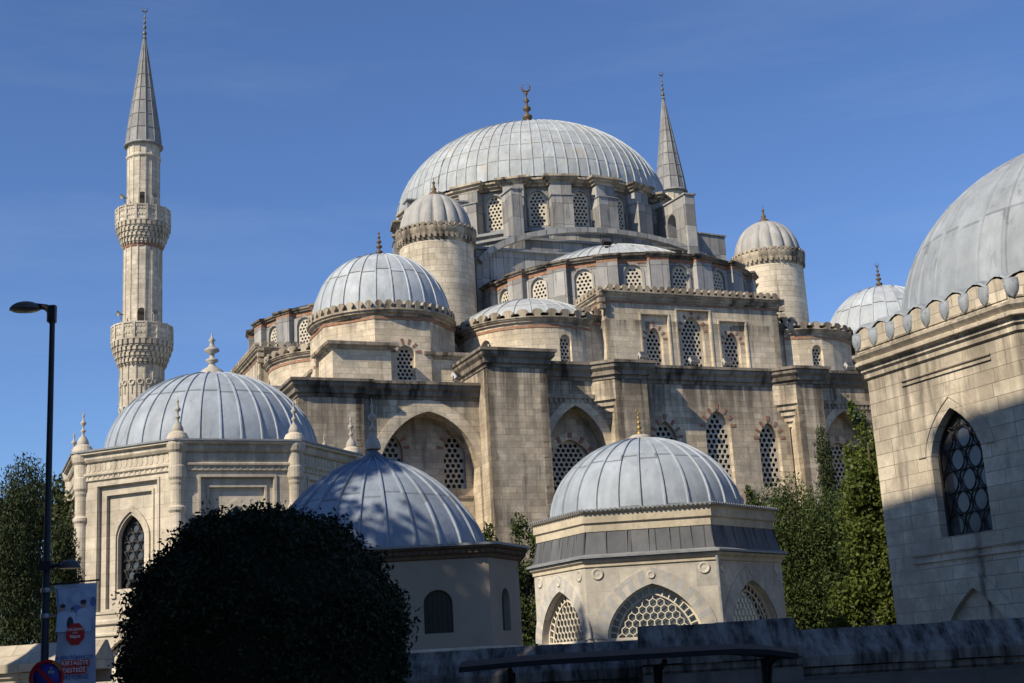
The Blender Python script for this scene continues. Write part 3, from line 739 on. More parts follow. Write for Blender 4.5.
# ---- corner domes on octagonal drums with shoulder blocks ----
cw=MB(); cc_=MB(); ccr=MB(); crd=MB(); cred=MB(); bl=MB()
for k in range(4):
    T=lambda p: rotp([p],k)[0]
    c0=(-18.9,-18.9); Ro=4.05/math.cos(pi/8)
    V=[(c0[0]+Ro*math.sin(pi/8+pi/4*i),c0[1]-Ro*math.cos(pi/8+pi/4*i)) for i in range(8)]
    cw.mark(); SKIP[0]=(k==2)
    for i in range(8):
        p0,p1=V[i-1],V[i]; ff,LL,an,_,_=wallmap(T(p0),T(p1)); holes=[]
        if i in (0,6,2):
            cx=LL/2+(.15 if i==0 else 0); holes=[archp(cx,19.35,1.1,2.05,.55,8,.05)]
            window(MO,ff(cx,19.35,.3),an,1.1,2.05,.55,.30,.05,STUD); voussoirs(cred,ff,cx,19.35,1.1,2.05,.55,.4,.025,.05,11)
        cw.slab([(0,18.3),(LL,18.3),(LL,23.1),(0,23.1)],holes,ff,.45,back=False,rim=False)
    rp=[T((c0[0]+(4.05+.16)*math.sin(2*pi*i/48),c0[1]-(4.05+.16)*math.cos(2*pi*i/48))) for i in range(48)]
    crd.mark(); cc_.mark(); sweep(crd,[T(v) for v in V],[(0,22.9),(.04,22.9),(.04,23.08),(0,23.08)],closed=True)
    sweep(cc_,rp,[(-.6,23.05),(.0,23.1),(.03,23.22),(.2,23.28),(.22,23.38),(.32,23.42),(.32,23.52),(-.6,23.6)],closed=True)
    crest(ccr,rp,23.5,.56,.52,.32,.26,True,.78)
    # shoulder block at the outer corner
    for pts,zt in (([(-23.3,-20.6),(-23.3,-23.7),(-19.9,-23.7),(-19.9,-20.6)],20.95),([(-17.3,-20),(-17.3,-22.7),(-12.6,-22.7),(-12.6,-16)],20.75),([(-16,-12.6),(-22.7,-12.6),(-22.7,-17.3),(-20,-17.3)],20.75)):
        P=[T(p) for p in pts]; bl.mark(); cc_.mark()
        for i in range(4):
            ff,LL,an,_,_=wallmap(P[i-1],P[i]); bl.slab([(0,18.3),(LL,18.3),(LL,zt),(0,zt)],[],ff,.3,back=False,rim=False)
        sweep(cc_,P,[(-.02,zt-.1),(.12,zt-.08),(.14,zt+.05),(.36,zt+.12),(.38,zt+.3),(-1.2,zt+.55)],closed=True)
        rlf=MB()
    c=T(c0)
    if k==1: c=(18.4,-18.9)
    dome('corner_dome',MO,c,4.2,23.45,4.5,26,2.5,LDC,rib=.055,ex=2.1,bell=.06,tip=.15)
    finial('corner_finial',MO,(c[0],c[1],27.95),1.9,.2,BRZ,k==1)
SKIP[0]=False
pieces('corner_drum_wall',cw,ASH,MO); pieces('shoulder_block',bl,ASH,MO); pieces('shoulder_cornice',cc_,CREST,MO); pieces('scalloped_cresting',ccr,CREST,MO); pieces('brick_band',crd,REDP,MO); pieces('brick_voussoirs',cred,REDB,MO)
pieces('brick_voussoirs',reds,REDB,MO); pieces('brick_voussoirs',ured,REDB,MO)

# ================= minarets =================
def balcony(mb,z,r0,r1,hc,hp,n=16):
    # corbel tiers of little niches, then a panelled parapet
    tiers=4
    for t in range(tiers):
        ra=r0+(r1-r0)*(t/tiers)**.8; rb=r0+(r1-r0)*((t+1)/tiers)**.8; za=z+hc*t/tiers; zb=z+hc*(t+1)/tiers
        mb.lathe([(ra,za),(rb-.06,zb-.05),(rb,zb-.04),(rb,zb)],(0,0),32,sm=False)
        for i in range(n*2):
            a=2*pi*(i+.5*(t%2))/(n*2); T_=Matrix.Rotation(a,4,'Z'); w_=rb*pi/(n*2)*.62
            mb.box(ra-.05,rb+.05,-w_,w_,za+.06,zb-.02,T_)
            mb.box(ra-.02,rb-.03,-w_*.5,w_*.5,za-.12,za+.06,T_)
    mb.lathe([(r1+.1,z+hc),(r1+.1,z+hc+.12),(r1,z+hc+.14),(r1,z+hc+hp-.14),(r1+.08,z+hc+hp-.12),(r1+.08,z+hc+hp),(r1-.14,z+hc+hp),(r1-.14,z+hc+.1),(.5,z+hc+.1)],(0,0),n,sm=False)
    for i in range(n):
        a=2*pi*i/n; T_=Matrix.Rotation(a,4,'Z'); mb.box(r1-.12,r1+.09,-.1,.1,z+hc+.05,z+hc+hp+.02,T_)
        T2=Matrix.Rotation(a+pi/n,4,'Z')
        for q in (-.28,0,.28):
            for zz in (.45,.85): mb.box(r1*.985-.02,r1*.985+.04,q*r1/2.5-.09,q*r1/2.5+.09,z+hc+hp*zz-.22,z+hc+hp*zz-.02,T2)
def minaret(loc,label):
    m=thing('minaret',label,'minaret',loc,TH,'minarets of the mosque')
    poly=lambda r,n=16:[(r*math.cos(2*pi*(i+.5)/n),r*math.sin(2*pi*(i+.5)/n)) for i in range(n)]
    b=MB(); b.prism(poly(2.6,8),0,11,sc1=1); b.prism(poly(2.6,8),11,14.5,sc1=.74); part('base',b,MINS,m)
    for z0,z1,ra,rb in ((14,31.4,1.93,1.88),(33.6,42.2,1.70,1.66),(44.7,51.3,1.46,1.44)):
        s=MB(); s.lathe([(ra,z0),(rb,z1)],(0,0),16,sm=False); 
        for i in range(16):
            a=2*pi*i/16; T_=Matrix.Rotation(a,4,'Z'); s.box(ra*.985-.04,ra*.985+.045,-.05,.05,z0,z1,T_)
            if z0<30:
                T2=Matrix.Rotation(a+pi/16,4,'Z')
                for zz in (24.3,26.6,28.9):
                    rr=Matrix.Translation((ra*.965,0,zz))@Matrix.Rotation(pi/2,4,'Y')
                    s.lathe([(.30,0),(.30,.09),(.2,.10),(.17,.05)],(0,0),10,T=T2@rr)
                    s.box(ra*.95,ra*.98+.05,-.04,.04,zz-1.0,zz-.3,T2)
        if z0>44: s.lathe([(1.47,49.9),(1.58,50.05),(1.58,50.2),(1.45,50.3)],(0,0),16,sm=False)
        part('shaft',s,MINS,m)
    r_=MB(); r_.lathe([(1.70,41.35),(1.74,41.36),(1.74,41.62),(1.70,41.63)],(0,0),16,sm=False); part('brick_band',r_,REDB,m)
    b=MB(); balcony(b,30.6,1.85,2.62,2.0,1.55); part('balcony',b,MINS,m)
    b=MB(); balcony(b,41.7,1.64,2.38,1.85,1.5); part('balcony',b,MINS,m)
    for z,rr in ((34.3,1.66),(45.2,1.42)):
        d=MB(); a=R(-100)
        T_=Matrix.Rotation(a,4,'Z'); d.box(rr-.2,rr+.03,-.35,.35,z-.2,z+.95,T_); d.lathe([(.001,.03+rr),(.35,.03+rr)],(0,0),14,T=T_@Matrix.Translation((0,0,z+.95))@Matrix.Rotation(pi/2,4,'Y')); part('doorway',d,plain('doorway_shadow',(.04,.035,.03),.9),m)
        for aa in (-150,-72):
            s=MB(); T_=Matrix.Rotation(R(aa),4,'Z')@Matrix.Translation((rr+.75,0,z+.75))@Matrix.Rotation(pi/2,4,'Y')
            s.lathe([(.05,-.4),(.08,-.1),(.24,.2),(.26,.22),(.2,.16),(.02,.0)],(0,0),14,T=T_); s.tube([Vector((math.cos(R(aa))*(rr+.6),math.sin(R(aa))*(rr+.6),z-.3)),Vector((math.cos(R(aa))*(rr+.6),math.sin(R(aa))*(rr+.6),z+.75))],.04,6)
            part('loudspeaker',s,plain('loudspeaker_paint',(.30,.29,.27),.7),m)
    s=MB(); nn=12; K=8; rows=[]
    pr=[(1.66,51.25),(1.62,51.5)]+[(1.62*(1-(i/K))+.06,51.5+11.0*i/K) for i in range(1,K+1)]
    rows=[[(r*math.cos(2*pi*j/nn),r*math.sin(2*pi*j/nn),z) for j in range(nn+1)] for r,z in pr]
    s.grid(rows,lambda i,j:(j+.001,max(0,i-1)+.001+(0 if i else -.2)),False)
    for j in range(nn):
        a=2*pi*j/nn; s.tube([Vector((r*math.cos(a),r*math.sin(a),z)) for r,z in pr[1:]],.045,5)
    for r,z in pr[2:-1]: s.lathe([(r*1.0,z-.05),(r*1.0+.04,z),(r*.99,z+.05)],(0,0),12,sm=False)
    s.lathe([(1.3,51.2),(1.74,51.24),(1.76,51.36),(1.62,51.5)],(0,0),24)
    part('spire',s,LCN,m)
    finial('finial',m,(0,0,62.2),3.2,.17,plain('dull_copper',(.14,.12,.09),.5,metal=.5),True)
    return m
def ml(a,b): 
    c,s=math.cos(TH),math.sin(TH); return (2.336+a*c-b*s,104.837+a*s+b*c,0)
minaret(ml(-27.75,24.7),'tall stone minaret with two carved balconies and grey spire, standing left of the mosque')
minaret(ml(27.2,24.7),'minaret with only its grey spire showing, behind the right side of the main dome')
# ================= octagonal tomb on the left =================
def ngon(r,n,a0=0): return [(r/math.cos(pi/n)*math.cos(-pi/2-pi/n+2*pi*i/n+a0),r/math.cos(pi/n)*math.sin(-pi/2-pi/n+2*pi*i/n+a0)) for i in range(n)]
def octtomb():
    t=thing('octagonal_tomb','pale octagonal tomb with corner colonnettes and grey dome, left of the mosque','tomb',(-13.6,59.85,0),TH)
    V=ngon(5.8,8); wl=MB(); fr=MB(); ar=MB()
    for i in range(8):
        p0,p1=V[i],V[(i+1)%8]; f,L_,an,_,_=wallmap(p0,p1); C=L_/2
        out=[(0,0),(L_,0),(L_,12.1),(0,12.1)]
        r1=[(C-1.45,5.95),(C+1.45,5.95),(C+1.45,11.0),(C-1.45,11.0)]
        lo=archp(C,0.5,2.5,4.45,1.5,12,.25)
        wl.slab(out,[r1,lo],f,.14,back=False,rim=False)
        f2=lambda s,z,d,f=f:f(s,z,d+.14)
        r2=[(C-1.1,6.05),(C+1.1,6.05),(C+1.1,10.62),(C-1.1,10.62)]
        wl.slab(r1,[r2],f2,.10,back=False,rim=False)
        f3=lambda s,z,d,f=f:f(s,z,d+.24)
        hp=archp(C,6.85,1.3,2.93,.95,10,.35)
        wl.slab(r2,[hp],f3,.4,back=False,rim=False)
        archring(ar,f3,C,6.5,1.42,3.4,1.0,.22,.07,.35,True)
        frame_mould(fr,f,C-1.58,C+1.58,5.9,11.13,.10,.05); frame_mould(fr,f2,C-1.2,C+1.2,6.0,10.72,.09,.05)
        ringwindow(t,f3(C,6.85,.28),an,1.3,2.93,.95,.21,.35)
        wl.slab(lo,[],lambda s,z,d,f=f:f(s,z,d+.2),.2,back=False,rim=False)
        archring(ar,f,C,0.5,2.5,4.45,1.5,.2,.05,.25)
    part('wall',wl,T1S,t); part('panel_moulding',fr,T1S,t); part('arch_moulding',ar,T1S,t)
    co=MB(); ve=list(V)
    sweep(co,ve,[(-.02,5.45),(.1,5.5),(.1,5.62),(.02,5.7)],closed=True); sweep(co,ve,[(-.02,5.0),(.07,5.05),(.07,5.12),(0,5.18)],closed=True)
    sweep(co,ve,[(0,11.25),(.08,11.3),(.06,11.42),(.14,11.5),(.14,11.58),(.05,11.62),(.05,12.02),(.14,12.05),(.2,12.15),(.2,12.3),(.34,12.36),(.34,12.44),(-.3,12.46)],closed=True)
    for i in range(8):
        f,L_,an,_,_=wallmap(V[i],V[(i+1)%8]); q=.4
        while q<L_-.4:
            co.slab([(q,11.66),(q+.12,11.66),(q+.17,11.83),(q+.12,11.98),(q,11.98),(q-.05,11.83)],[],lambda s,z,d,f=f:f(s,z,d-.066),.03,back=False)
            co.slab([(q,11.34),(q+.09,11.34),(q+.09,11.49),(q,11.49)],[],lambda s,z,d,f=f:f(s,z,d-.09),.03,back=False); q+=.26
    part('carved_cornice',co,T1S,t)
    e=MB(); sweep(e,ve,[(.30,12.44),(.40,12.45),(.40,12.52),(-1.3,12.66)],closed=True); part('lead_edge',e,LDE,t)
    for i,(x,y) in enumerate(V):
        c=MB(); x*=.985;y*=.985
        c.lathe([(.3,0),(.3,9.6),(.36,9.7),(.36,9.82),(.28,9.9),(.28,10.7),(.31,10.8),(.31,10.9),(.36,11.0),(.36,11.45),(.33,11.5),(.35,12.0),(.42,12.1),(.46,12.3),(.46,12.42),(.44,12.6),(.36,12.78),(.22,12.88),(.15,12.95)],(x,y),20,sm=False)
        cp=part('colonnette',c,T1S,t); finial('pinnacle',cp,(x,y,12.85),1.5,.12,MARB,stoneb=True)
    dome('dome',t,(0,0),4.68,12.5,4.0,34,2.2,LDN,rib=.055,ex=2.0,top=.93)
    finial('stone_finial',t,(0,0,16.3),2.2,.33,MARB,stoneb=True)
octtomb()
# ================= grey shaded tomb with the low dome =================
def greytomb():
    t=thing('domed_tomb','plain grey rendered tomb with low ribbed blue-grey dome, shaded, beside the round bush','tomb',(-4.78,40.3,.74),R(4)); t.scale=(.8,.8,.8)
    a,c=5.55,1.5
    V=[(-a+c,-a+.3),(a-c*.75,-a+.3),(a,-a+2.6),(a,a-2.6),(a-c,a),(-a+c,a),(-a,a-c),(-a,-a+2.2)]
    wl=MB()
    for i in range(8):
        f,L_,an,_,_=wallmap(V[i],V[(i+1)%8]); holes=[]
        if i in (0,1):
            cs=[(6.75,.95)] if i==0 else [(L_/2,.7)]
            for cc,w_ in cs:
                h=archp(cc,3.95,w_,1.4,.45,8,.0); holes.append(h)
                g=MB(); g.face([f(x,z,.3) for x,z in h]); pn=part('window',g,GLS,t)
                b=MB()
                for q in range(1,6): b.box(-.012,.012,-.012,.012,0,1.3,Matrix.Translation(f(cc-w_/2+w_*q/6,3.95,.2)))
                part('bars',b,IRON,pn)
        wl.slab([(0,-.8),(L_,-.8),(L_,6.6),(0,6.6)],holes,f,.35,back=False,rim=False)
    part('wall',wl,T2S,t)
    b=MB(); sweep(b,V,[(-.02,3.35),(.05,3.37),(.05,3.42),(.0,3.46)],closed=True); part('string_course',b,T1S,t)
    co=MB(); sweep(co,V,[(0,6.32),(.08,6.36),(.1,6.46),(.22,6.5),(.22,6.62),(.34,6.66),(.34,6.72),(-.4,6.74)],closed=True)
    for i in range(8):
        f,L_,an,_,_=wallmap(V[i],V[(i+1)%8]); q=.1
        while q<L_-.1: co.slab([(q,6.49),(q+.11,6.49),(q+.11,6.6),(q,6.6)],[],lambda s,z,d,f=f:f(s,z,d-.29),.08,back=False); q+=.22
    part('dentil_cornice',co,stone('brown_cornice',(.17,.12,.085),(.12,.09,.07),(.06,.05,.04),rh=3),t)
    e=MB(); sweep(e,V,[(.3,6.72),(.44,6.72),(.44,6.80),(-1.5,6.98)],closed=True); part('lead_edge',e,LDE,t)
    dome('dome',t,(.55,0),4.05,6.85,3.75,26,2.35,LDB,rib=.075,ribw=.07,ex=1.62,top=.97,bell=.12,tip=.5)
    finial('stone_finial',t,(.55,0,10.95),2.0,.15,MARB,stoneb=True)
greytomb()
# ================= marble tomb with lunette lattices =================
def lattice(parent,f,c,z0,w_,h,rise,kk,an):
    """white lattice: rim, band of square cells, hexagonal inner field"""
    bars=MB(); inner=archp(c,z0,w_-.62,h-.31,rise-.27,10,kk); outer=archp(c,z0,w_,h,rise,10,kk); mid=archp(c,z0,w_-.1,h-.05,rise-.04,10,kk)
    def tb(pts,r): bars.tube([f(x,z,.28) for x,z in pts],r,5,False)
    ring=lambda P:P[1:]+[P[0]]
    n=len(outer)
    bars.slab(outer,[archp(c,z0+.08,w_-.16,h-.16,rise-.06,10,kk)],lambda s,z,d:f(s,z,d+.24),.1,back=False)
    tb(inner+[inner[0]],.035)
    I=ring(inner);Oo=ring(outer)
    def lerp(P,t):
        t*=len(P)-1;i=min(int(t),len(P)-2);u=t-i; return (P[i][0]*(1-u)+P[i+1][0]*u,P[i][1]*(1-u)+P[i+1][1]*u)
    m=int((w_+h)*4.2)
    for i in range(m+1): tb([lerp(I,i/m),lerp(Oo,i/m)],.028)
    s=.185;row=0;z=z0
    pitch=s*math.sqrt(3)*.62; hgt=.22
    while z<z0+h:
        k=-12
        while k<13:
            x=c+(k+(row%2)*.5)*pitch*1.25; k+=1
            pw=pitch*1.25/2
            for a,b in (((x,z),(x,z+hgt*.62)),((x,z+hgt*.62),(x+pw,z+hgt)),((x,z+hgt*.62),(x-pw,z+hgt))):
                if inside(a,inner) and inside(b,inner): tb([a,b],.019)
        z+=hgt;row+=1
    o=part('window_lattice',bars,WHT,parent)
    g=MB(); g.face([f(x,z,.36) for x,z in outer]); part('pane',g,GLG,o)
def marbletomb():
    cx,cy=4.75,50.15
    t=thing('marble_tomb','pale marble tomb with white lunette lattices, lead skirt and ribbed dome, in front','tomb',(cx,cy,0),0)
    V=[(x-cx,y-cy) for x,y in ((2.05,46.9),(6.45,46.55),(9.25,50.0),(7.45,53.5),(2.6,53.8),(.35,50.2))]
    def off(V,d):
        n=len(V);o=[]
        for i in range(n):
            a=Vector(V[i])-Vector(V[i-1]);b=Vector(V[(i+1)%n])-Vector(V[i]); na=Vector((a.y,-a.x)).normalized();nb=Vector((b.y,-b.x)).normalized(); q=(na+nb)/(1+na.dot(nb)); o.append((V[i][0]+q.x*d,V[i][1]+q.y*d))
        return o
    Vw=off(V,.03); wl=MB(); ar=MB(); ar2=MB(); ro=MB()
    for i in range(6):
        f,L_,an,_,_=wallmap(Vw[i],Vw[(i+1)%6]); C=L_/2; w_=3.2 if L_>4.2 else 3.0; h=3.4+.0
        hp=archp(C,2.0,w_,3.42,1.75,14,.22)
        wl.slab([(0,0),(L_,0),(L_,6.3),(0,6.3)],[hp],f,.5,back=False,rim=False)
        lattice(t,f,C,2.0+1.72,w_,1.7,1.68,.22,an) if False else lattice(t,f,C,3.62 if i==0 else 3.62,w_,1.80,1.74,.22,an)
        wl.slab([(C-w_/2,0),(C+w_/2,0),(C+w_/2,3.62),(C-w_/2,3.62)],[],lambda s,z,d,f=f:f(s,z,d+.2),.2,back=False)
        ar.mark(); ar2.mark()
        # fan of voussoirs, each block its own tone via the marble's pattern
        inn=archp(C,2.0,w_+.02,3.43,1.76,14,.22)[1:]+[(C-w_/2,2.0)]; ou=archp(C,2.0,w_+1.0,3.98,2.25,14,.22)[1:]+[(C-w_/2-.5,2.0)]
        for k in range(1,len(inn)-2):
            q=[inn[k],ou[k],ou[k+1],inn[k+1]]; A=[f(x,z,-.03) for x,z in q]; rr=random.random()*30
            (ar if k%2 else ar2).face(A,[(rr,0.05),(rr+.5,0.05),(rr+.5,.3),(rr,.3)]); 
            ar.face([f(*ou[k],-.03),f(*ou[k],.01),f(*ou[k+1],.01),f(*ou[k+1],-.03)])
        for sx in (.42,L_-.42):
            ro.mark(); ro.lathe([(.2,0),(.2,.03),(.15,.035),(.13,.01),(.06,.02),(.001,.03)],(0,0),16,T=Matrix.Translation(f(sx,5.85,0))@Matrix.Rotation(an,4,'Z')@Matrix.Rotation(pi/2,4,'X'))
        ro.mark(); ro.lathe([(.13,0),(.13,.03),(.1,.035),(.08,.01),(.001,.03)],(0,0),16,T=Matrix.Translation(f(C,5.72,-.03))@Matrix.Rotation(an,4,'Z')@Matrix.Rotation(pi/2,4,'X'))
    part('wall',wl,T3S,t); pieces('archivolt',ar,T3S,t); pieces('grey_archivolt_block',ar2,T3G,t); pieces('rosette',ro,T3S,t)
    c=MB(); sweep(c,Vw,[(-.02,6.05),(.05,6.1),(.05,6.2),(.14,6.28),(.14,6.36),(-.3,6.38)],closed=True); part('lower_cornice',c,T3C,t)
    c=MB(); sweep(c,Vw,[(.1,6.38),(.24,6.38),(.24,6.45),(.02,6.52)],closed=True); part('lead_edge',c,LDE,t)
    c=MB(); sweep(c,off(V,0),[(.05,6.5),(-.12,7.3)],closed=True)
    U=off(V,-.02)
    for i in range(6):
        a=Vector((*Vw[i],6.5));b=Vector((*Vw[(i+1)%6],6.5)); a2=Vector((*off(V,-.1)[i],7.3));b2=Vector((*off(V,-.1)[(i+1)%6],7.3))
        m=6
        for k in range(m+1): c.tube([a.lerp(b,k/m)+Vector((0,0,.0)),a2.lerp(b2,k/m)],.03,5)
    part('lead_skirt',c,LDK,t)
    c=MB(); sweep(c,off(V,-.14),[(0,7.28),(.05,7.3),(.05,7.55),(.12,7.6),(.12,7.92),(.2,7.95),(.2,8.0),(-.5,8.03)],closed=True); part('upper_cornice',c,T3C,t)
    c=MB(); P=off(V,-.14); sweep(c,P,[(.1,8.0),(.24,8.0),(.24,8.04),(-1.6,8.25)],closed=True); crest(c,off(V,.1),7.97,.16,.1,.1,.02,True,.7); part('lead_edge',c,LDE,t)
    dc_=(-.2,.05)
    dome('dome',t,dc_,3.48,8.05,2.85,26,2.15,LDN,rib=.06,ribw=.055,ex=1.95,top=.96)
    f=finial('gilt_finial',t,(dc_[0],dc_[1],10.95),1.15,.10,GOLD,True)
    f=MB(); f.lathe([(.42,10.8),(.44,10.98),(.3,11.08),(.05,11.1)],dc_,12); part('finial_base',f,MARB,t)
    p=MB(); x,y=Vw[1]; p.tube([(x+.03,y-.12,6.2),(x+.03,y-.12,0)],.05,8); p.tube([(x+.03,y-.12,6.1),(x-.02,y+.05,6.45)],.05,8); part('downpipe',p,LDE,t)
    # slender colonnette of a cable running down the left corner
marbletomb()
# ================= big tomb on the right =================
def bigtomb():
    rot=R(-64.5)
    cx,cy=18.585,40.145
    t=thing('large_tomb','tall weathered stone tomb with huge lead dome and tongue-shaped parapet, at right edge','tomb',(cx,cy,0),0)
    dx,dy=math.cos(rot),math.sin(rot); cor=Vector((10.481-cx,39.714-cy))
    S=6.0; inr=S/2*(1+math.sqrt(2))
    V=[cor]; a=rot
    for i in range(7): V.append(V[-1]+Vector((math.cos(a),math.sin(a)))*S); a+=pi/4
    ctr=sum((Vector(v) for v in V),Vector((0,0)))/8
    wl=MB(); mo=MB(); dr_=MB()
    for i in range(8):
        p0,p1=V[i],V[(i+1)%8]; f,L_,an,_,_=wallmap(p0,p1); C=3.22 if i==0 else 3
        hp=archp(C,5.72,1.95,3.45,1.35,12,.4); lo=archp(C,1,2.7,3.3,1.6,12,.45)
        wl.slab([(0,0),(L_,0),(L_,11),(0,11)],[hp,lo],f,.42,back=False,rim=False)
        wl.slab(lo,[],lambda s,z,d,f=f:f(s,z,d+.12),.1,back=False,rim=False)
        archring(mo,f,C,5.72,2.3,3.75,1.5,.3,.03,.45); archring(mo,f,C,1,2.7,3.3,1.6,.45,.05,.45)
        ringwindow(t,f(C,5.72,.3),an,1.95,3.45,1.35,.335,.4)
        for z in (5.3,5.1): mo.slab([(C-2.2,z),(C+2.2,z),(C+2.2,z+.06),(C-2.2,z+.06)],[],lambda s,zz,d,f=f:f(s,zz,d-.06),.07,back=False)
        for z in (10.25,10.12): mo.slab([(C-1.75,z),(C+1.75,z),(C+1.75,z+.05),(C-1.75,z+.05)],[],lambda s,zz,d,f=f:f(s,zz,d-.05),.06,back=False)
        mo.slab([(.45,0),(.75,0),(.75,10.6),(.45,10.6)],[],lambda s,zz,d,f=f:f(s,zz,d-.05),.06,back=False) if False else None
    part('wall',wl,RTS,t); part('wall_moulding',mo,RTS,t)
    co=MB(); sweep(co,V,[(-.02,10.6),(.08,10.66),(.08,10.78),(.16,10.85),(.14,10.95),(.3,11.02),(.3,11.12),(.24,11.16),(.36,11.3),(.36,11.38),(.2,11.42),(.16,11.55),(-.4,11.56)],closed=True)
    # rounded merlons
    for i in range(8):
        a_,b_=Vector((*V[i],0)),Vector((*V[(i+1)%8],0)); d=(b_-a_).normalized(); o=Vector((d.y,-d.x,0)); n=8; s=S/n
        for k in range(n):
            c=a_+d*(k+.5)*s; h=.62
            sh=[(-s/2,0),(s/2,0)]+[( (s*.5)*math.cos(q)**.75*(1 if 1 else 1),.12+h*math.sin(q)**.8*.8) for q in [R(x) for x in (15,35,55,72,89)]]+[(-(s*.5)*math.cos(q)**.75,.12+h*math.sin(q)**.8*.8) for q in [R(x) for x in (72,55,35,15)]]
            F=[c+d*x+o*.22+Vector((0,0,11.5+z)) for x,z in sh]; B=[v-o*.5 for v in F]; co.face(F); co.face(B[::-1]); m=len(F)
            for q in range(m): co.face([F[q],B[q],B[(q+1)%m],F[(q+1)%m]])
    part('merlon_cornice',co,RTS,t)
    # lead tongues between the merlons
    tg=MB()
    for i in range(8):
        a_,b_=Vector((*V[i],0)),Vector((*V[(i+1)%8],0)); d=(b_-a_).normalized(); o=Vector((d.y,-d.x,0)); n=8; s=S/n
        for k in range(n+1):
            if k==n: continue
            c=a_+d*(k)*s
            rows=[]
            for q in range(9):
                v=q/8; w_=.20*math.sqrt(max(0,1-(v)**3))+.0; z=12.02-.52*v; bul=.07+.06*math.sin(pi*min(1,v*1.1))
                rows.append([c+d*(w_*math.cos(pi*j/8))+o*(.20+bul*math.sin(pi*j/8))+Vector((0,0,z)) for j in range(9)])
            tg.grid(rows); tg.mark()
    pieces('lead_tongue',tg,LDR,t)
    # lead cover rolling over the merlon tops
    P=[]
    for i in range(8):
        n=8
        for k in range(n):
            for q,(zz) in enumerate((12.02,12.14,12.2,12.14)): P.append((Vector(V[i]).lerp(Vector(V[(i+1)%8]),(k+q/4)/n),zz))
    ld=MB(); m=len(P)
    for prof in (((.26,-.03),(.24,.04),(-.3,.16),(-1.2,.12)),):
        for j in range(m):
            A,za=P[j];B,zb=P[(j+1)%m]
            na=(A-ctr).normalized();nb=(B-ctr).normalized()
            for q in range(3):
                (o1,h1),(o2,h2)=prof[q],prof[q+1]
                ld.face([(A.x+na.x*o1,A.y+na.y*o1,za+h1),(B.x+nb.x*o1,B.y+nb.y*o1,zb+h1),(B.x+nb.x*o2,B.y+nb.y*o2,(zb+h2) if q<2 else 12.2),(A.x+na.x*o2,A.y+na.y*o2,(za+h2) if q<2 else 12.2)])
    part('lead_edge',ld,LDR,t)
    dome('dome',t,(ctr.x,ctr.y),6.3,11.95,5.75,44,3.2,LDR,rib=.035,ribw=.11,ex=2.05)
bigtomb()

# ================= floodlights on the roof edges =================
def mpos(a,b,z):
    c,s=math.cos(TH),math.sin(TH); return (2.336+a*c-b*s,104.837+a*s+b*c,z)
fm=plain('floodlight_paint',(.42,.42,.41),.5)
def floodlight(p,lab,rot=0,mat=fm):
    t=thing('floodlight',lab,'floodlight',p,TH+rot,'floodlights on the mosque roofs')
    T_=Matrix.Translation((0,0,.38))@Matrix.Rotation(R(-35),4,'X')
    m=MB(); m.box(-.28,.28,-.14,.14,-.2,.2,T_,.03); part('housing',m,mat,t)
    m=MB(); m.box(-.24,.24,-.17,-.145,-.16,.16,T_); part('lens',m,GLG,t)
    m=MB(); m.tube([(-.31,0,.38),(-.31,0,.08),(.31,0,.08),(.31,0,.38)],.02,6); m.box(-.1,.1,-.1,.1,0,.07); part('bracket',m,IRON,t)
ftop=ZC+.85
floodlight(mpos(-5.2,-26.4,ftop),'small floodlight on the cornice under the left pointed window of the front block')
floodlight(mpos(-1.35,-25.6,ftop),'small floodlight on the cornice below the tall middle pointed window')
floodlight(mpos(1.0,-25.6,ftop),'small floodlight on the cornice below the right pointed window')
floodlight(mpos(-16.7,-25.6,ZL+.75),'small floodlight on the lower roof just left of the broad pier',.6)
floodlight(mpos(9.9,-25.7,ftop),'floodlight on the cornice beside the large tomb at right')
floodlight(mpos(-4.9,-22.2,28.45),'dark floodlight on the drum cornice of the front half dome',0,IRON)

# ================= precinct walls =================
GW=stone('dark_marble_coping',(.21,.20,.20),(.10,.10,.105),(.07,.07,.07),bw=.75,rh=6,streak=.9,stain=(.035,.035,.04),amt=.5,slo=.42,shi=.55)
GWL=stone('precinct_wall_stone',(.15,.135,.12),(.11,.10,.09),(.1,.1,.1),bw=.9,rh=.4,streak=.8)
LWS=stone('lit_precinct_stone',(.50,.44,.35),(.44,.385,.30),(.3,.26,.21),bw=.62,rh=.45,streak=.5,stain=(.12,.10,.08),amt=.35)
def pwall(name,label,pts,ztop,mc,mw,rise=.5,run=.55,th=.9):
    t=thing(name,label,'wall',(pts[0][0],pts[0][1],0))
    P=[(x-pts[0][0],y-pts[0][1]) for x,y in pts]
    m=MB(); sweep(m,P,[(0,0),(0,ztop-rise-.2)]); sweep(m,P[::-1],[(th,0),(th,ztop-rise-.2)]); part('wall_face',m,mw,t)
    # coping as separate slabs with slightly uneven joints
    for a,b in zip(P[:-1],P[1:]):
        L_=(Vector(b)-Vector(a)).length; n=max(1,round(L_/.8)); d=(Vector(b)-Vector(a))/L_
        m=MB()
        for k in range(n):
            j=random.uniform(-.012,.012); s0,s1=L_*k/n,L_*(k+1)/n
            q0=Vector(a)+d*s0;q1=Vector(a)+d*s1
            sweep(m,[q0,q1],[(-.05,ztop-rise-.2+j),(.14,ztop-rise-.18+j),(.14,ztop-rise+j),(-run,ztop+j),(-run-.15,ztop+j),(-th-.15,ztop-rise+j),(-th-.15,ztop-rise-.2+j),(-.05,ztop-rise-.2+j)])
            sweep(m,[q0,q1],[(-.02,ztop-rise-.36),(.06,ztop-rise-.3),(.06,ztop-rise-.2)],cap=False)
        part('coping',m,mc,t)
    return t
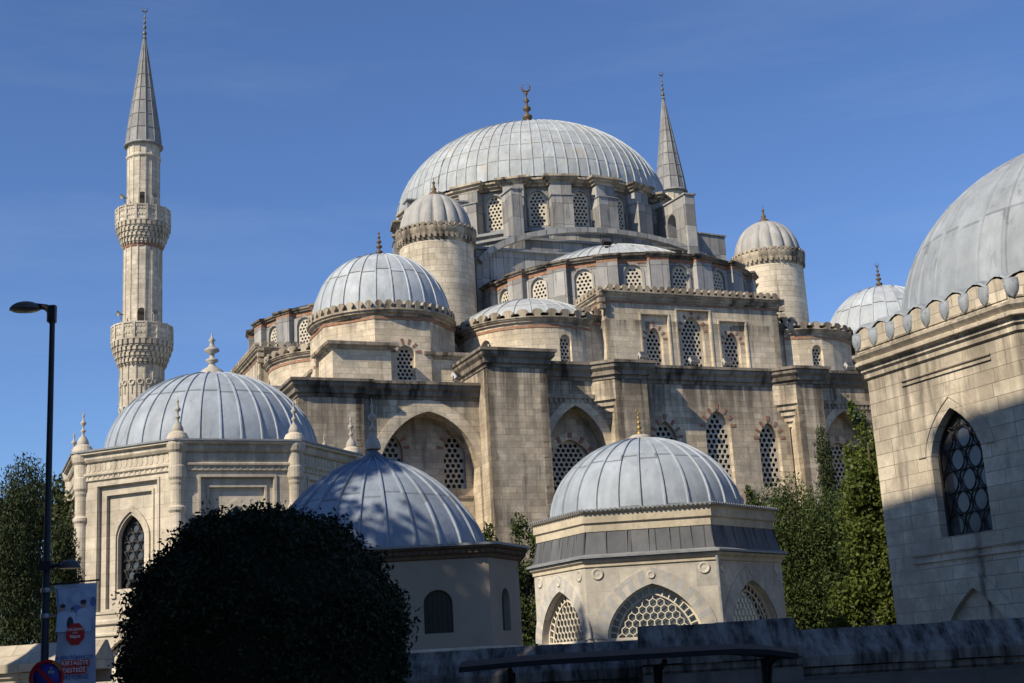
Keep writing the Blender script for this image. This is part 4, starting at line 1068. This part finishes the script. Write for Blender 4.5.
def marble_streak(name):
    m,n,b=newmat(name)
    s1=noise_(n,1.6,7,stretch=(2.6,1.,-1.6),rough=.7); tc=N(n,'ShaderNodeTexCoord'); mp=N(n,'ShaderNodeMapping'); mp.inputs['Rotation'].default_value=(0,R(38),0); mp.inputs['Scale'].default_value=(3.4,1,.5)
    n.links.new(tc.outputs['Object'],mp.inputs[0]); x=N(n,'ShaderNodeTexNoise'); x.inputs['Scale'].default_value=1.3; x.inputs['Detail'].default_value=7; x.inputs['Roughness'].default_value=.68; n.links.new(mp.outputs[0],x.inputs['Vector'])
    col=mixc(n,ramp(n,x.outputs['Fac'],.38,.62),(.035,.03,.027),(.22,.20,.175)); col=mixc(n,ramp(n,s1,.5,.7,0,.7),col,(.035,.032,.03))
    n.links.new(col,b.inputs['Base Color']); b.inputs['Roughness'].default_value=.9; b.inputs['Specular IOR Level'].default_value=.12; return m
GW=marble_streak('streaked_marble_coping')
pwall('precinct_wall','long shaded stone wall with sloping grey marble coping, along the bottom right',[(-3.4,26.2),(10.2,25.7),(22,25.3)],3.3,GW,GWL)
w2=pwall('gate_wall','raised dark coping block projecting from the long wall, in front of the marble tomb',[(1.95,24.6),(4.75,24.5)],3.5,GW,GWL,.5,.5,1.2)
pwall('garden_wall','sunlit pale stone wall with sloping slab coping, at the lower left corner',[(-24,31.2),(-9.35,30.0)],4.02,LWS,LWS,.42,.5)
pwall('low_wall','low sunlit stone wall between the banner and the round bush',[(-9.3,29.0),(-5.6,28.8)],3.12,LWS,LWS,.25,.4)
# bus shelter
def shelter():
    t=thing('bus_shelter','dark bus shelter with thin curved roof, in front of the shaded wall','bus shelter',(1.25,17.2,0))
    dk=plain('shelter_dark_paint',(.016,.016,.018),.7,spec=.15)
    r=MB(); rows=[]
    for i in range(13):
        x=-2.1+4.0*i/12; zz=2.92-.10*max(0,(x-1.1))**2*1.5-.04*max(0,-x-1.3)
        rows.append([(x,-.75,zz),(x,-.75,zz+.06),(x,0,zz+.13),(x,.8,zz+.06),(x,.8,zz),(x,-.75,zz)])
    r.grid(rows,None,False); r.face(rows[0][:5]); r.face(rows[-1][:5][::-1]); part('roof',r,dk,t)
    for x in (-1.5,.35,1.72):
        p=MB(); p.box(x-.05,x+.05,.5,.6,.13,2.85); p.tube([(x,.55,2.4),(x,.2,2.78),(x,-.5,2.88)],.035,6); part('post',p,dk,t)
    g=MB(); g.box(-1.4,1.6,.54,.555,.5,2.3); part('back_pane',g,GLG,t)
    g=MB(); g.box(-1.3,1.5,.1,.5,.55,.6)
    for x in (-1.1,1.3): g.box(x-.03,x+.03,.15,.5,.13,.56)
    part('bench',g,dk,t)
shelter()
# ================= street lamp, banner, sign =================
POLE=plain('black_pole_paint',(.022,.022,.026),.45,nz=.2)
def lamp():
    t=thing('street_lamp','tall black street lamp with flat head pointing left, at the left edge','street lamp',(-6.98,20,0))
    lean=Vector((-.0,0,0))
    p=MB(); p.tube([(0,0,0),(0,0,.8),(0,0,.82),(0,0,8.62)],[.09,.09,.062,.040],12); part('pole',p,POLE,t)
    a=MB(); a.tube([(0,0,8.4),(-.02,0,8.58),(-.10,0,8.66),(-.28,0,8.70)],[.05,.06,.05,.04],8); a.box(-.07,.05,-.05,.05,8.42,8.68); part('arm',a,POLE,t)
    h=MB(); rows=[]
    for i in range(9):
        ph=i/8*pi/2; rows.append([(-.42+.24*math.cos(ph)*math.cos(q),.15*math.cos(ph)*math.sin(q),8.64+.13*math.sin(ph)+.03*math.cos(q)*0) for q in [2*pi*j/20 for j in range(20)]])
    h.grid(rows,None,True,True); hd=part('lamp_head',h,plain('lamp_head_paint',(.10,.095,.09),.4),t)
    g=MB(); g.lathe([(.001,8.60),(.8,8.615),(.98,8.64)],(0,0),20,T=Matrix.Translation((-.42,0,0))@Matrix.Diagonal((.235,.145,1,1))); part('lens',g,plain('lamp_lens',(.10,.10,.09),.3),hd)
    l=MB(); l.tube([(0,0,4.72),(.2,0,4.74),(.3,0,4.74)],.03,8); l.box(-.08,.08,-.08,.08,4.66,4.8); part('side_arm',l,POLE,t)
    l=MB(); rows=[]
    for i in range(7):
        ph=i/6*pi/2; rows.append([(.34+.16*math.cos(ph)*math.cos(q),.13*math.cos(ph)*math.sin(q),4.68+.13*math.sin(ph)) for q in [2*pi*j/18 for j in range(18)]])
    l.grid(rows,None,True,True); l.face(rows[0]); part('side_lamp',l,plain('side_lamp_paint',(.06,.06,.065),.4),t)
    c=MB()
    for z in (4.35,3.98): c.lathe([(.07,z),(.075,z+.02),(.075,z+.05),(.07,z+.07)],(0,0),12); c.box(.0,.16,-.02,.02,z+.02,z+.05)
    part('clamp',c,plain('steel_clamp',(.25,.25,.26),.4,metal=.5),t)
lamp()
def text(parent,body,x,z,size,mat,name,dy=0,y=0,bold=0.0):
    c=bpy.data.curves.new(name,'FONT'); c.body=body; c.size=size; c.align_x='CENTER'; c.align_y='CENTER'; c.extrude=.0005; c.offset=bold
    o=bpy.data.objects.new('tmp',c); COL.objects.link(o); dg=bpy.context.evaluated_depsgraph_get(); dg.update()
    me=bpy.data.meshes.new_from_object(o.evaluated_get(dg)); bpy.data.objects.remove(o)
    me.transform(Matrix.Rotation(pi/2,4,'X')); me.materials.clear(); me.materials.append(mat)
    return link(name,me,parent,(x,y,z))
def banner():
    t=thing('street_banner','narrow vertical printed banner hanging beside the street lamp pole','banner',(-6.97,20.1,-.06))
    cl=plain('banner_cloth',(.42,.48,.62),.8,nz=.06); red=plain('banner_red',(.50,.03,.03),.7); navy=plain('banner_navy',(.03,.03,.22),.7); wh=plain('banner_white',(.75,.75,.75),.7)
    p=MB(); p.tube([(0,0,0),(0,0,4.58)],.018,8); p.tube([(0,0,4.53),(.74,0,4.56)],.014,6); part('hanger',p,POLE,t)
    b=MB(); rows=[]
    for i in range(25):
        z=4.52-2.0*i/24; v=i/24
        xl=.05+.09*math.sin(pi*min(1,v*1.3+.05))**.8*(1 if v<.9 else 1)-.03*v; xr=.70-.015*math.sin(6*v)
        rows.append([(xl+(xr-xl)*j/10,.025*math.sin(5*v+j*.7),z) for j in range(11)])
    b.grid(rows); bn=part('cloth',b,cl,t)
    pm=plain('printed_picture_blue',(.38,.50,.70),.8,nz=.35,scale=7,c2=(.50,.56,.66))
    pic=MB(); pic.face([(.14,-.032,4.46),(.68,-.032,4.46),(.68,-.032,3.86),(.42,-.032,3.78),(.2,-.032,3.86)]); part('printed_picture',pic,pm,t)
    def blob(cx,cz,rx,rz,mat,y,name='printed_figure'):
        m=MB(); m.face([(cx+rx*math.cos(2*pi*k/20),y,cz+rz*math.sin(2*pi*k/20)) for k in range(20)]); part(name,m,mat,t)
    skin=plain('print_skin',(.42,.30,.24),.8); hair=plain('print_hair',(.05,.05,.08),.8); shirt=plain('print_shirt',(.50,.60,.78),.8); vio=plain('print_violet',(.16,.20,.45),.8)
    blob(.42,4.08,.10,.14,vio,-.034); blob(.66,4.25,.05,.07,vio,-.034)
    for x,z,s in ((.22,4.18,1.),(.52,4.22,1.15),(.36,4.15,.6)):
        m=MB(); m.face([(x-.10*s,-.036,z-.34*s),(x+.10*s,-.036,z-.34*s),(x+.08*s,-.036,z-.08*s),(x+.03*s,-.036,z-.05*s),(x-.03*s,-.036,z-.05*s),(x-.08*s,-.036,z-.08*s)]); part('printed_figure',m,shirt,t)
        blob(x,z,.037*s,.05*s,skin,-.038); blob(x,z+.028*s,.04*s,.03*s,hair,-.040)
    blob(.33,3.95,.05,.1,hair,-.037)
    m=MB(); m.face([(.41+.145*math.cos(R(22.5+45*k)),-.042,3.80+.165*math.sin(R(22.5+45*k))) for k in range(8)]); part('red_badge',m,red,t)
    text(t,'ÇALIŞMAK',.41,3.865,.052,wh,'badge_lettering',y=-.046,bold=.0008); text(t,'güzel',.41,3.82,.035,wh,'badge_lettering',y=-.046); text(t,'hayat',.41,3.77,.07,wh,'badge_lettering',y=-.046,bold=.001)
    text(t,'65 BİN ÖĞRENCİYE',.40,3.47,.062,navy,'lettering',y=-.034,bold=.0006)
    m=MB(); m.box(.20,.62,-.036,-.033,3.345,3.435); m.box(.22,.58,-.036,-.033,3.24,3.335); part('red_panel',m,red,t)
    text(t,'KIRTASİYE',.41,3.39,.082,wh,'lettering',y=-.038,bold=.001); text(t,'DESTEĞİ',.40,3.288,.082,wh,'lettering',y=-.038,bold=.001)
    text(t,'VERİYORUZ',.40,3.19,.078,navy,'lettering',y=-.034,bold=.001)
banner()
def sign():
    t=thing('no_parking_sign','round blue and red no parking sign below the street lamp','road sign',(-6.66,19.2,0))
    p=MB(); p.tube([(0,.04,0),(0,.04,3.3)],.025,8); part('post',p,plain('galvanised',(.2,.2,.21),.5,metal=.5),t)
    red=plain('sign_red',(.34,.012,.018),.45); blue=plain('sign_blue',(.03,.035,.22),.45)
    T_=Matrix.Translation((0,0,3.14))@Matrix.Rotation(pi/2,4,'X')
    d=MB(); d.lathe([(.001,0),(.235,0),(.24,.01),(.001,.012)],(0,0),32,T=T_); part('disc',d,blue,t)
    d=MB(); d.lathe([(.19,.014),(.19,.018),(.242,.018),(.242,.006)],(0,0),32,T=T_)
    c=Matrix.Translation((0,-.014,3.14))@Matrix.Rotation(R(45),4,'Y'); d.box(-.20,.20,-.004,0,-.025,.025,c); part('red_ring_and_slash',d,red,t)
    s=MB(); c=(.065,-.02,3.22); 
    for a,b,w_,h in ((0,.03,.012,.03),(-.028,-.012,.016,.02),(.028,-.012,.016,.02),(0,0,.02,.03)): s.face([(c[0]+a+w_*math.cos(2*pi*k/10),-.020,c[2]+b+h*math.sin(2*pi*k/10)) for k in range(10)])
    part('worn_sticker',s,plain('sticker',(.35,.38,.42),.8),t)
    o=MB()
    for k in range(5):
        a0,a1=R(68-9*k),R(61-9*k)
        o.face([(r*math.cos(a),-.0195,3.14+r*math.sin(a)) for r,a in ((.198,a0),(.198,a1),(.235,a1),(.235,a0))])
    part('rust_scrape',o,plain('orange_scrape',(.5,.22,.05),.8),t)
sign()

# ================= plants =================
import numpy as np
rng=np.random.default_rng(5)
def leaves(name,parent,mat,clumps,n,size,shell=.55,droop=0,asp=.55,up=0.,jit=.10):
    vol=np.array([c[3]*c[4]*c[5] for c in clumps])**.8; pr=vol/vol.sum(); idx=rng.choice(len(clumps),n,p=pr); C=np.array(clumps)[idx]
    d=rng.normal(size=(n,3)); d/=np.linalg.norm(d,axis=1)[:,None]
    r=1-(1-shell)*rng.random(n)**1.3; r*=1+jit*rng.normal(size=n)
    P=C[:,:3]+d*C[:,3:6]*r[:,None]
    a=rng.normal(size=(n,3)); a[:,2]+=up; a/=np.linalg.norm(a,axis=1)[:,None]
    nn=d*.6+rng.normal(size=(n,3))*.6; b=np.cross(a,nn); b/=np.linalg.norm(b,axis=1)[:,None]
    s=size*(.6+.8*rng.random(n)); a=a*s[:,None]; b=b*(s*asp)[:,None]
    if droop: P[:,2]-=droop*rng.random(n)
    V=np.stack([P-a*.5,P+b*.5,P+a*.6,P-b*.5],axis=1).reshape(-1,3)
    me=bpy.data.meshes.new(name); me.vertices.add(4*n); me.vertices.foreach_set('co',V.ravel()); me.loops.add(4*n); me.loops.foreach_set('vertex_index',np.arange(4*n,dtype=np.int32))
    me.polygons.add(n); me.polygons.foreach_set('loop_start',np.arange(0,4*n,4,dtype=np.int32)); me.polygons.foreach_set('loop_total',np.full(n,4,dtype=np.int32)); me.update(); me.validate(); me.materials.append(mat)
    return link(name,me,parent)
BARK=plain('bark',(.09,.07,.05),.9,nz=.3,scale=5)
def trunk(parent,h,r,limbs=()):
    m=MB(); m.tube([(0,0,0),(.03,.02,h*.4),(-.03,.03,h*.75),(0,0,h)],[r,r*.8,r*.5,r*.15],8)
    for p in limbs: m.tube([Vector((0,0,max(.3,p[2]*.55))),Vector((p[0]*.5,p[1]*.5,p[2]*.78)),Vector(p[:3])],[r*.4,r*.25,r*.06],6)
    part('trunk',m,BARK,parent)
def tree(name,label,cat,loc,clumps,n,size,mat,**k):
    t=thing(name,label,cat,loc,0); grp=k.pop('group',None)
    if grp:t['group']=grp
    th=max(c[2] for c in clumps); trunk(t,th,k.pop('tr',.16),[c[:3] for c in clumps[::2]][:14]); leaves('crown',t,mat,clumps,n,size,**k); return t
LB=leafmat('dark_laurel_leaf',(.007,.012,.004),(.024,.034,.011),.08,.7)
LC=leafmat('cypress_spray',(.022,.035,.012),(.05,.065,.02),.12,.7)
LD=leafmat('cedar_needle',(.03,.05,.014),(.095,.125,.03),.2,.7)
LY=leafmat('young_plane_leaf',(.06,.09,.018),(.15,.175,.035),.35,.55)
LG=leafmat('mixed_green_leaf',(.03,.045,.015),(.07,.085,.03),.2,.6)
# round clipped bush
b=thing('round_bush','huge dark clipped round bush in front of the tombs, left of centre','bush',(-4.17,22,0))
m=MB(); m.tube([(0,0,0),(0,0,2.2),(0,0,3.5)],[.16,.13,.08],8); part('trunk',m,BARK,b)
bumps=[(0,0,3.45,2.16,2.1,2.18)]
for i in range(90):
    a=rng.uniform(0,2*pi); z=rng.uniform(-.5,1); rr=math.sqrt(max(0,1-z*z)); bumps.append((2.0*rr**.7*math.cos(a),1.95*rr**.7*math.sin(a),3.45+1.98*z,.33,.33,.30))
for i in range(16):
    a=rng.uniform(0,2*pi); z=rng.uniform(0,.95); rr=math.sqrt(1-z*z); bumps.append((1.85*rr**.8*math.cos(a),1.85*rr**.8*math.sin(a),3.45+1.9*z,.55,.55,.42))
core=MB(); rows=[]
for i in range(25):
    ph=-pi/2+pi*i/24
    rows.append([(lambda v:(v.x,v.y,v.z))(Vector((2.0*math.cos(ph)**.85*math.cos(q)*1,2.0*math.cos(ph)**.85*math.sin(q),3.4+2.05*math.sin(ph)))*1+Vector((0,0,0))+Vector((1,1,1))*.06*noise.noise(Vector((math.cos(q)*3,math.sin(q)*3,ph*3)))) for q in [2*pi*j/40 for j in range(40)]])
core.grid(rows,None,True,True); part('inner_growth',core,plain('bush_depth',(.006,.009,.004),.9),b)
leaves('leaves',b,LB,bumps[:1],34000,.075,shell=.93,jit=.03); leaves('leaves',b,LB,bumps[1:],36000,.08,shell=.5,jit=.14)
# left trees
def cyp(h,r,n=9,cx=0,cy=0): return [(cx+rng.normal()*r*.12,cy+rng.normal()*r*.12,h*(.08+.92*(i+.5)/n),r*max(.16,math.sin(pi*min(1,.22+.78*(1-(i+.5)/n)*.95))**.7),)*1+(r*max(.16,math.sin(pi*min(1,.22+.78*(1-(i+.5)/n)*.95))**.7),h/n*1.1) for i in range(n)]
for i,(x,y,h,r,lab) in enumerate(((-16.7,45,10.1,1.0,'dark cypress with the pointed tip, rising behind the lit garden wall'),(-15.9,47.5,8.3,.6,'short slim cypress just right of the lamp pole, close to the octagonal tomb'),(-18.6,46.5,8.6,1.0,'dark cypress at the extreme left edge of the picture'))):
    tree('cypress_tree',lab,'tree',(x,y,0),cyp(h,r,10),26000,.12,LC,group='cypresses behind the garden wall',shell=.4,up=1.6,asp=.35)
cl=[(rng.normal()*1.5,rng.normal()*1.3,rng.uniform(3.5,8.8),1.05,1.05,.9) for i in range(22)]+[(.4,0,9.4,1.3,1.2,.9),(1.3,0,8.3,1.0,1,1.0)]
tree('broadleaf_tree','dark bushy tree behind the cypresses, its crown touching the octagonal tomb','tree',(-21.6,61,0),[(a*1.2,b_,z*1.22,c*1.2,d,e*1.2) for a,b_,z,c,d,e in cl],30000,.2,LG,shell=.3)
# between the grey and the marble tomb
cl=[(rng.normal()*.7,rng.normal()*.8,rng.uniform(2,8.3),.9,.9,.85) for i in range(16)]+[(.2,0,9.0,.5,.5,.8),(-1.2,.2,8.8,.35,.4,.7),(.9,0,8.6,.35,.35,.6)]
tree('cedar_tree','green cedar filling the gap between the grey tomb and the marble tomb','tree',(-.35,62,0),cl,14000,.22,LD,shell=.2,up=.6,asp=.4)
# right group
cl=[]
for cx,cy,h,r in ((-1.3,-.3,9.5,1.15),(-.3,.3,9.9,1.25),(.7,-.2,9.4,1.2),(1.6,.3,9.2,1.1),(-1.9,.2,8.6,1.0),(.2,-.9,8.6,1.3),(1.3,-.9,8.2,1.2),(-1.1,-1.,8.2,1.2)): cl+=cyp(h,r,9,cx,cy)
tree('cedar_tree','dark spreading cedar rising behind the right side of the marble tomb','tree',(12.2,59.5,0),cl,76000,.14,LD,shell=.2,up=.7,asp=.4)
tree('cypress_tree','slim green cypress before the mosque wall, between the cedar and the leafy tree','tree',(14.3,63.5,0),cyp(12.6,.5,12),9000,.16,LC,shell=.4,up=1.6,asp=.35)
cl=[(rng.uniform(-1.5,1.5)*(1.15-.75*(i+.5)/52),rng.uniform(-1.2,1.2),3.0+8.3*(i+.5)/52,1.0-.5*((i+.5)/52),.95-.45*((i+.5)/52),.75) for i in range(52)]+[(-.2,0,11.9,.35,.35,.7),(-.6,-.2,12.5,.22,.2,.5)]
tree('leafy_tree','bright yellow-green leafy young tree against the left side of the large tomb','tree',(14.3,55.2,0),cl,56000,.15,LY,shell=.15,droop=.3,asp=.7)
cl=[(0,0,8.3,.45,.4,.7),(.25,0,9.1,.3,.3,.6),(-.25,0,7.6,.6,.5,.6),(.1,0,9.7,.16,.16,.4),(.5,0,7.3,.5,.5,.6)]
tree('young_cedar','small feathery cedar top peeping over the right shoulder of the marble tomb dome','tree',(11.4,69,0),[(a*1.6,b_*1.6,z+1.2,c*1.5,d*1.5,e) for a,b_,z,c,d,e in cl],3000,.22,LD,shell=.2,up=.8,asp=.4)

# ================= unseen street side behind the camera, added to throw the foreground into shade =================
def qm(q,m): return (q*.682+m*-.731, q*-.731+m*-.682)
def block(name,label,Q,H,floors):
    P=[qm(*v) for v in Q]; c=(sum(p[0] for p in P)/4,sum(p[1] for p in P)/4)
    t=thing(name,label,'building',(c[0],c[1],0)); P=[(x-c[0],y-c[1]) for x,y in P]
    ar_=sum(P[i][0]*P[(i+1)%4][1]-P[(i+1)%4][0]*P[i][1] for i in range(4))
    if ar_<0:P=P[::-1]
    w_=MB(); wn=MB()
    for i in range(4):
        f,L_,an,_,_=wallmap(P[i],P[(i+1)%4]); holes=[]; n=int(L_/3)
        for fl in range(floors):
            for k in range(n):
                x=(k+.5)*L_/n; z=1+fl*H/floors; holes.append([(x-.6,z),(x+.6,z),(x+.6,z+1.6),(x-.6,z+1.6)])
        w_.slab([(0,0),(L_,0),(L_,H),(0,H)],holes,f,.25,back=False,rim=False); wn.slab([(.1,.5),(L_-.1,.5),(L_-.1,H-.5),(.1,H-.5)],[],lambda s,z,d,f=f:f(s,z,d+.25),.05,back=False)
    w_.prism(P,H-.2,H); part('wall',w_,plain(name+'_render',(.28,.25,.21),.9),t); part('glazing',wn,GLG,t)
    r=MB(); sweep(r,P,[(-.1,H-.3),(.3,H-.2),(.3,H+.1),(-.5,H+.1)],closed=True); part('roof_edge',r,T2S,t)
block('corner_shade_building','unseen tall rendered building behind the viewer, added to shade the foreground',[(-19.4,-4),(-11,-2.0),(-11,9),(-19.4,9)],32.7,10)
block('narrow_shade_building','unseen narrow building adjoining the tall one, added to shape its shadow edge',[(-24.5,-5),(-19.45,-4),(-19.45,9),(-24.5,9)],31.1,10)  # lower roof added so the shadow edge on the large tomb drops leftward
block('street_shade_building','unseen lower rendered building directly behind the viewer, added to shade the foreground',[(-11,7),(4,7),(4,17),(-11,17)],26,8)
cl=[]
for i in range(60):
    z=rng.uniform(13,27.5); r=min(4.3,5*(28.8-z)/9)*rng.random()**.5*.85; a=rng.uniform(0,2*pi); q=.35+.12*min(8,28.8-z); cl.append((r*math.cos(a),r*math.sin(a),z,q,q,q*.8))
cl.append((0,0,27.6,.3,.3,.8))
cl2=[(rng.uniform(-3.0,2.4),rng.uniform(-2.6,2.2),17.6+rng.uniform(-2.9,2.9),1.25,1.25,.95) for i in range(46)]
x,y=qm(-29.4,-5.2)
tree('plane_tree','tall plane tree with a broad round crown outside the picture at left','tree',(x,y,0),cl2,8500,.34,LG,shell=.3,tr=.35)
x,y=qm(-33.2,-5)
tree('tall_cedar','very tall conical cedar standing outside the picture at left','tree',(x,y,0),cl,16000,.4,LG,shell=.2,tr=.35)
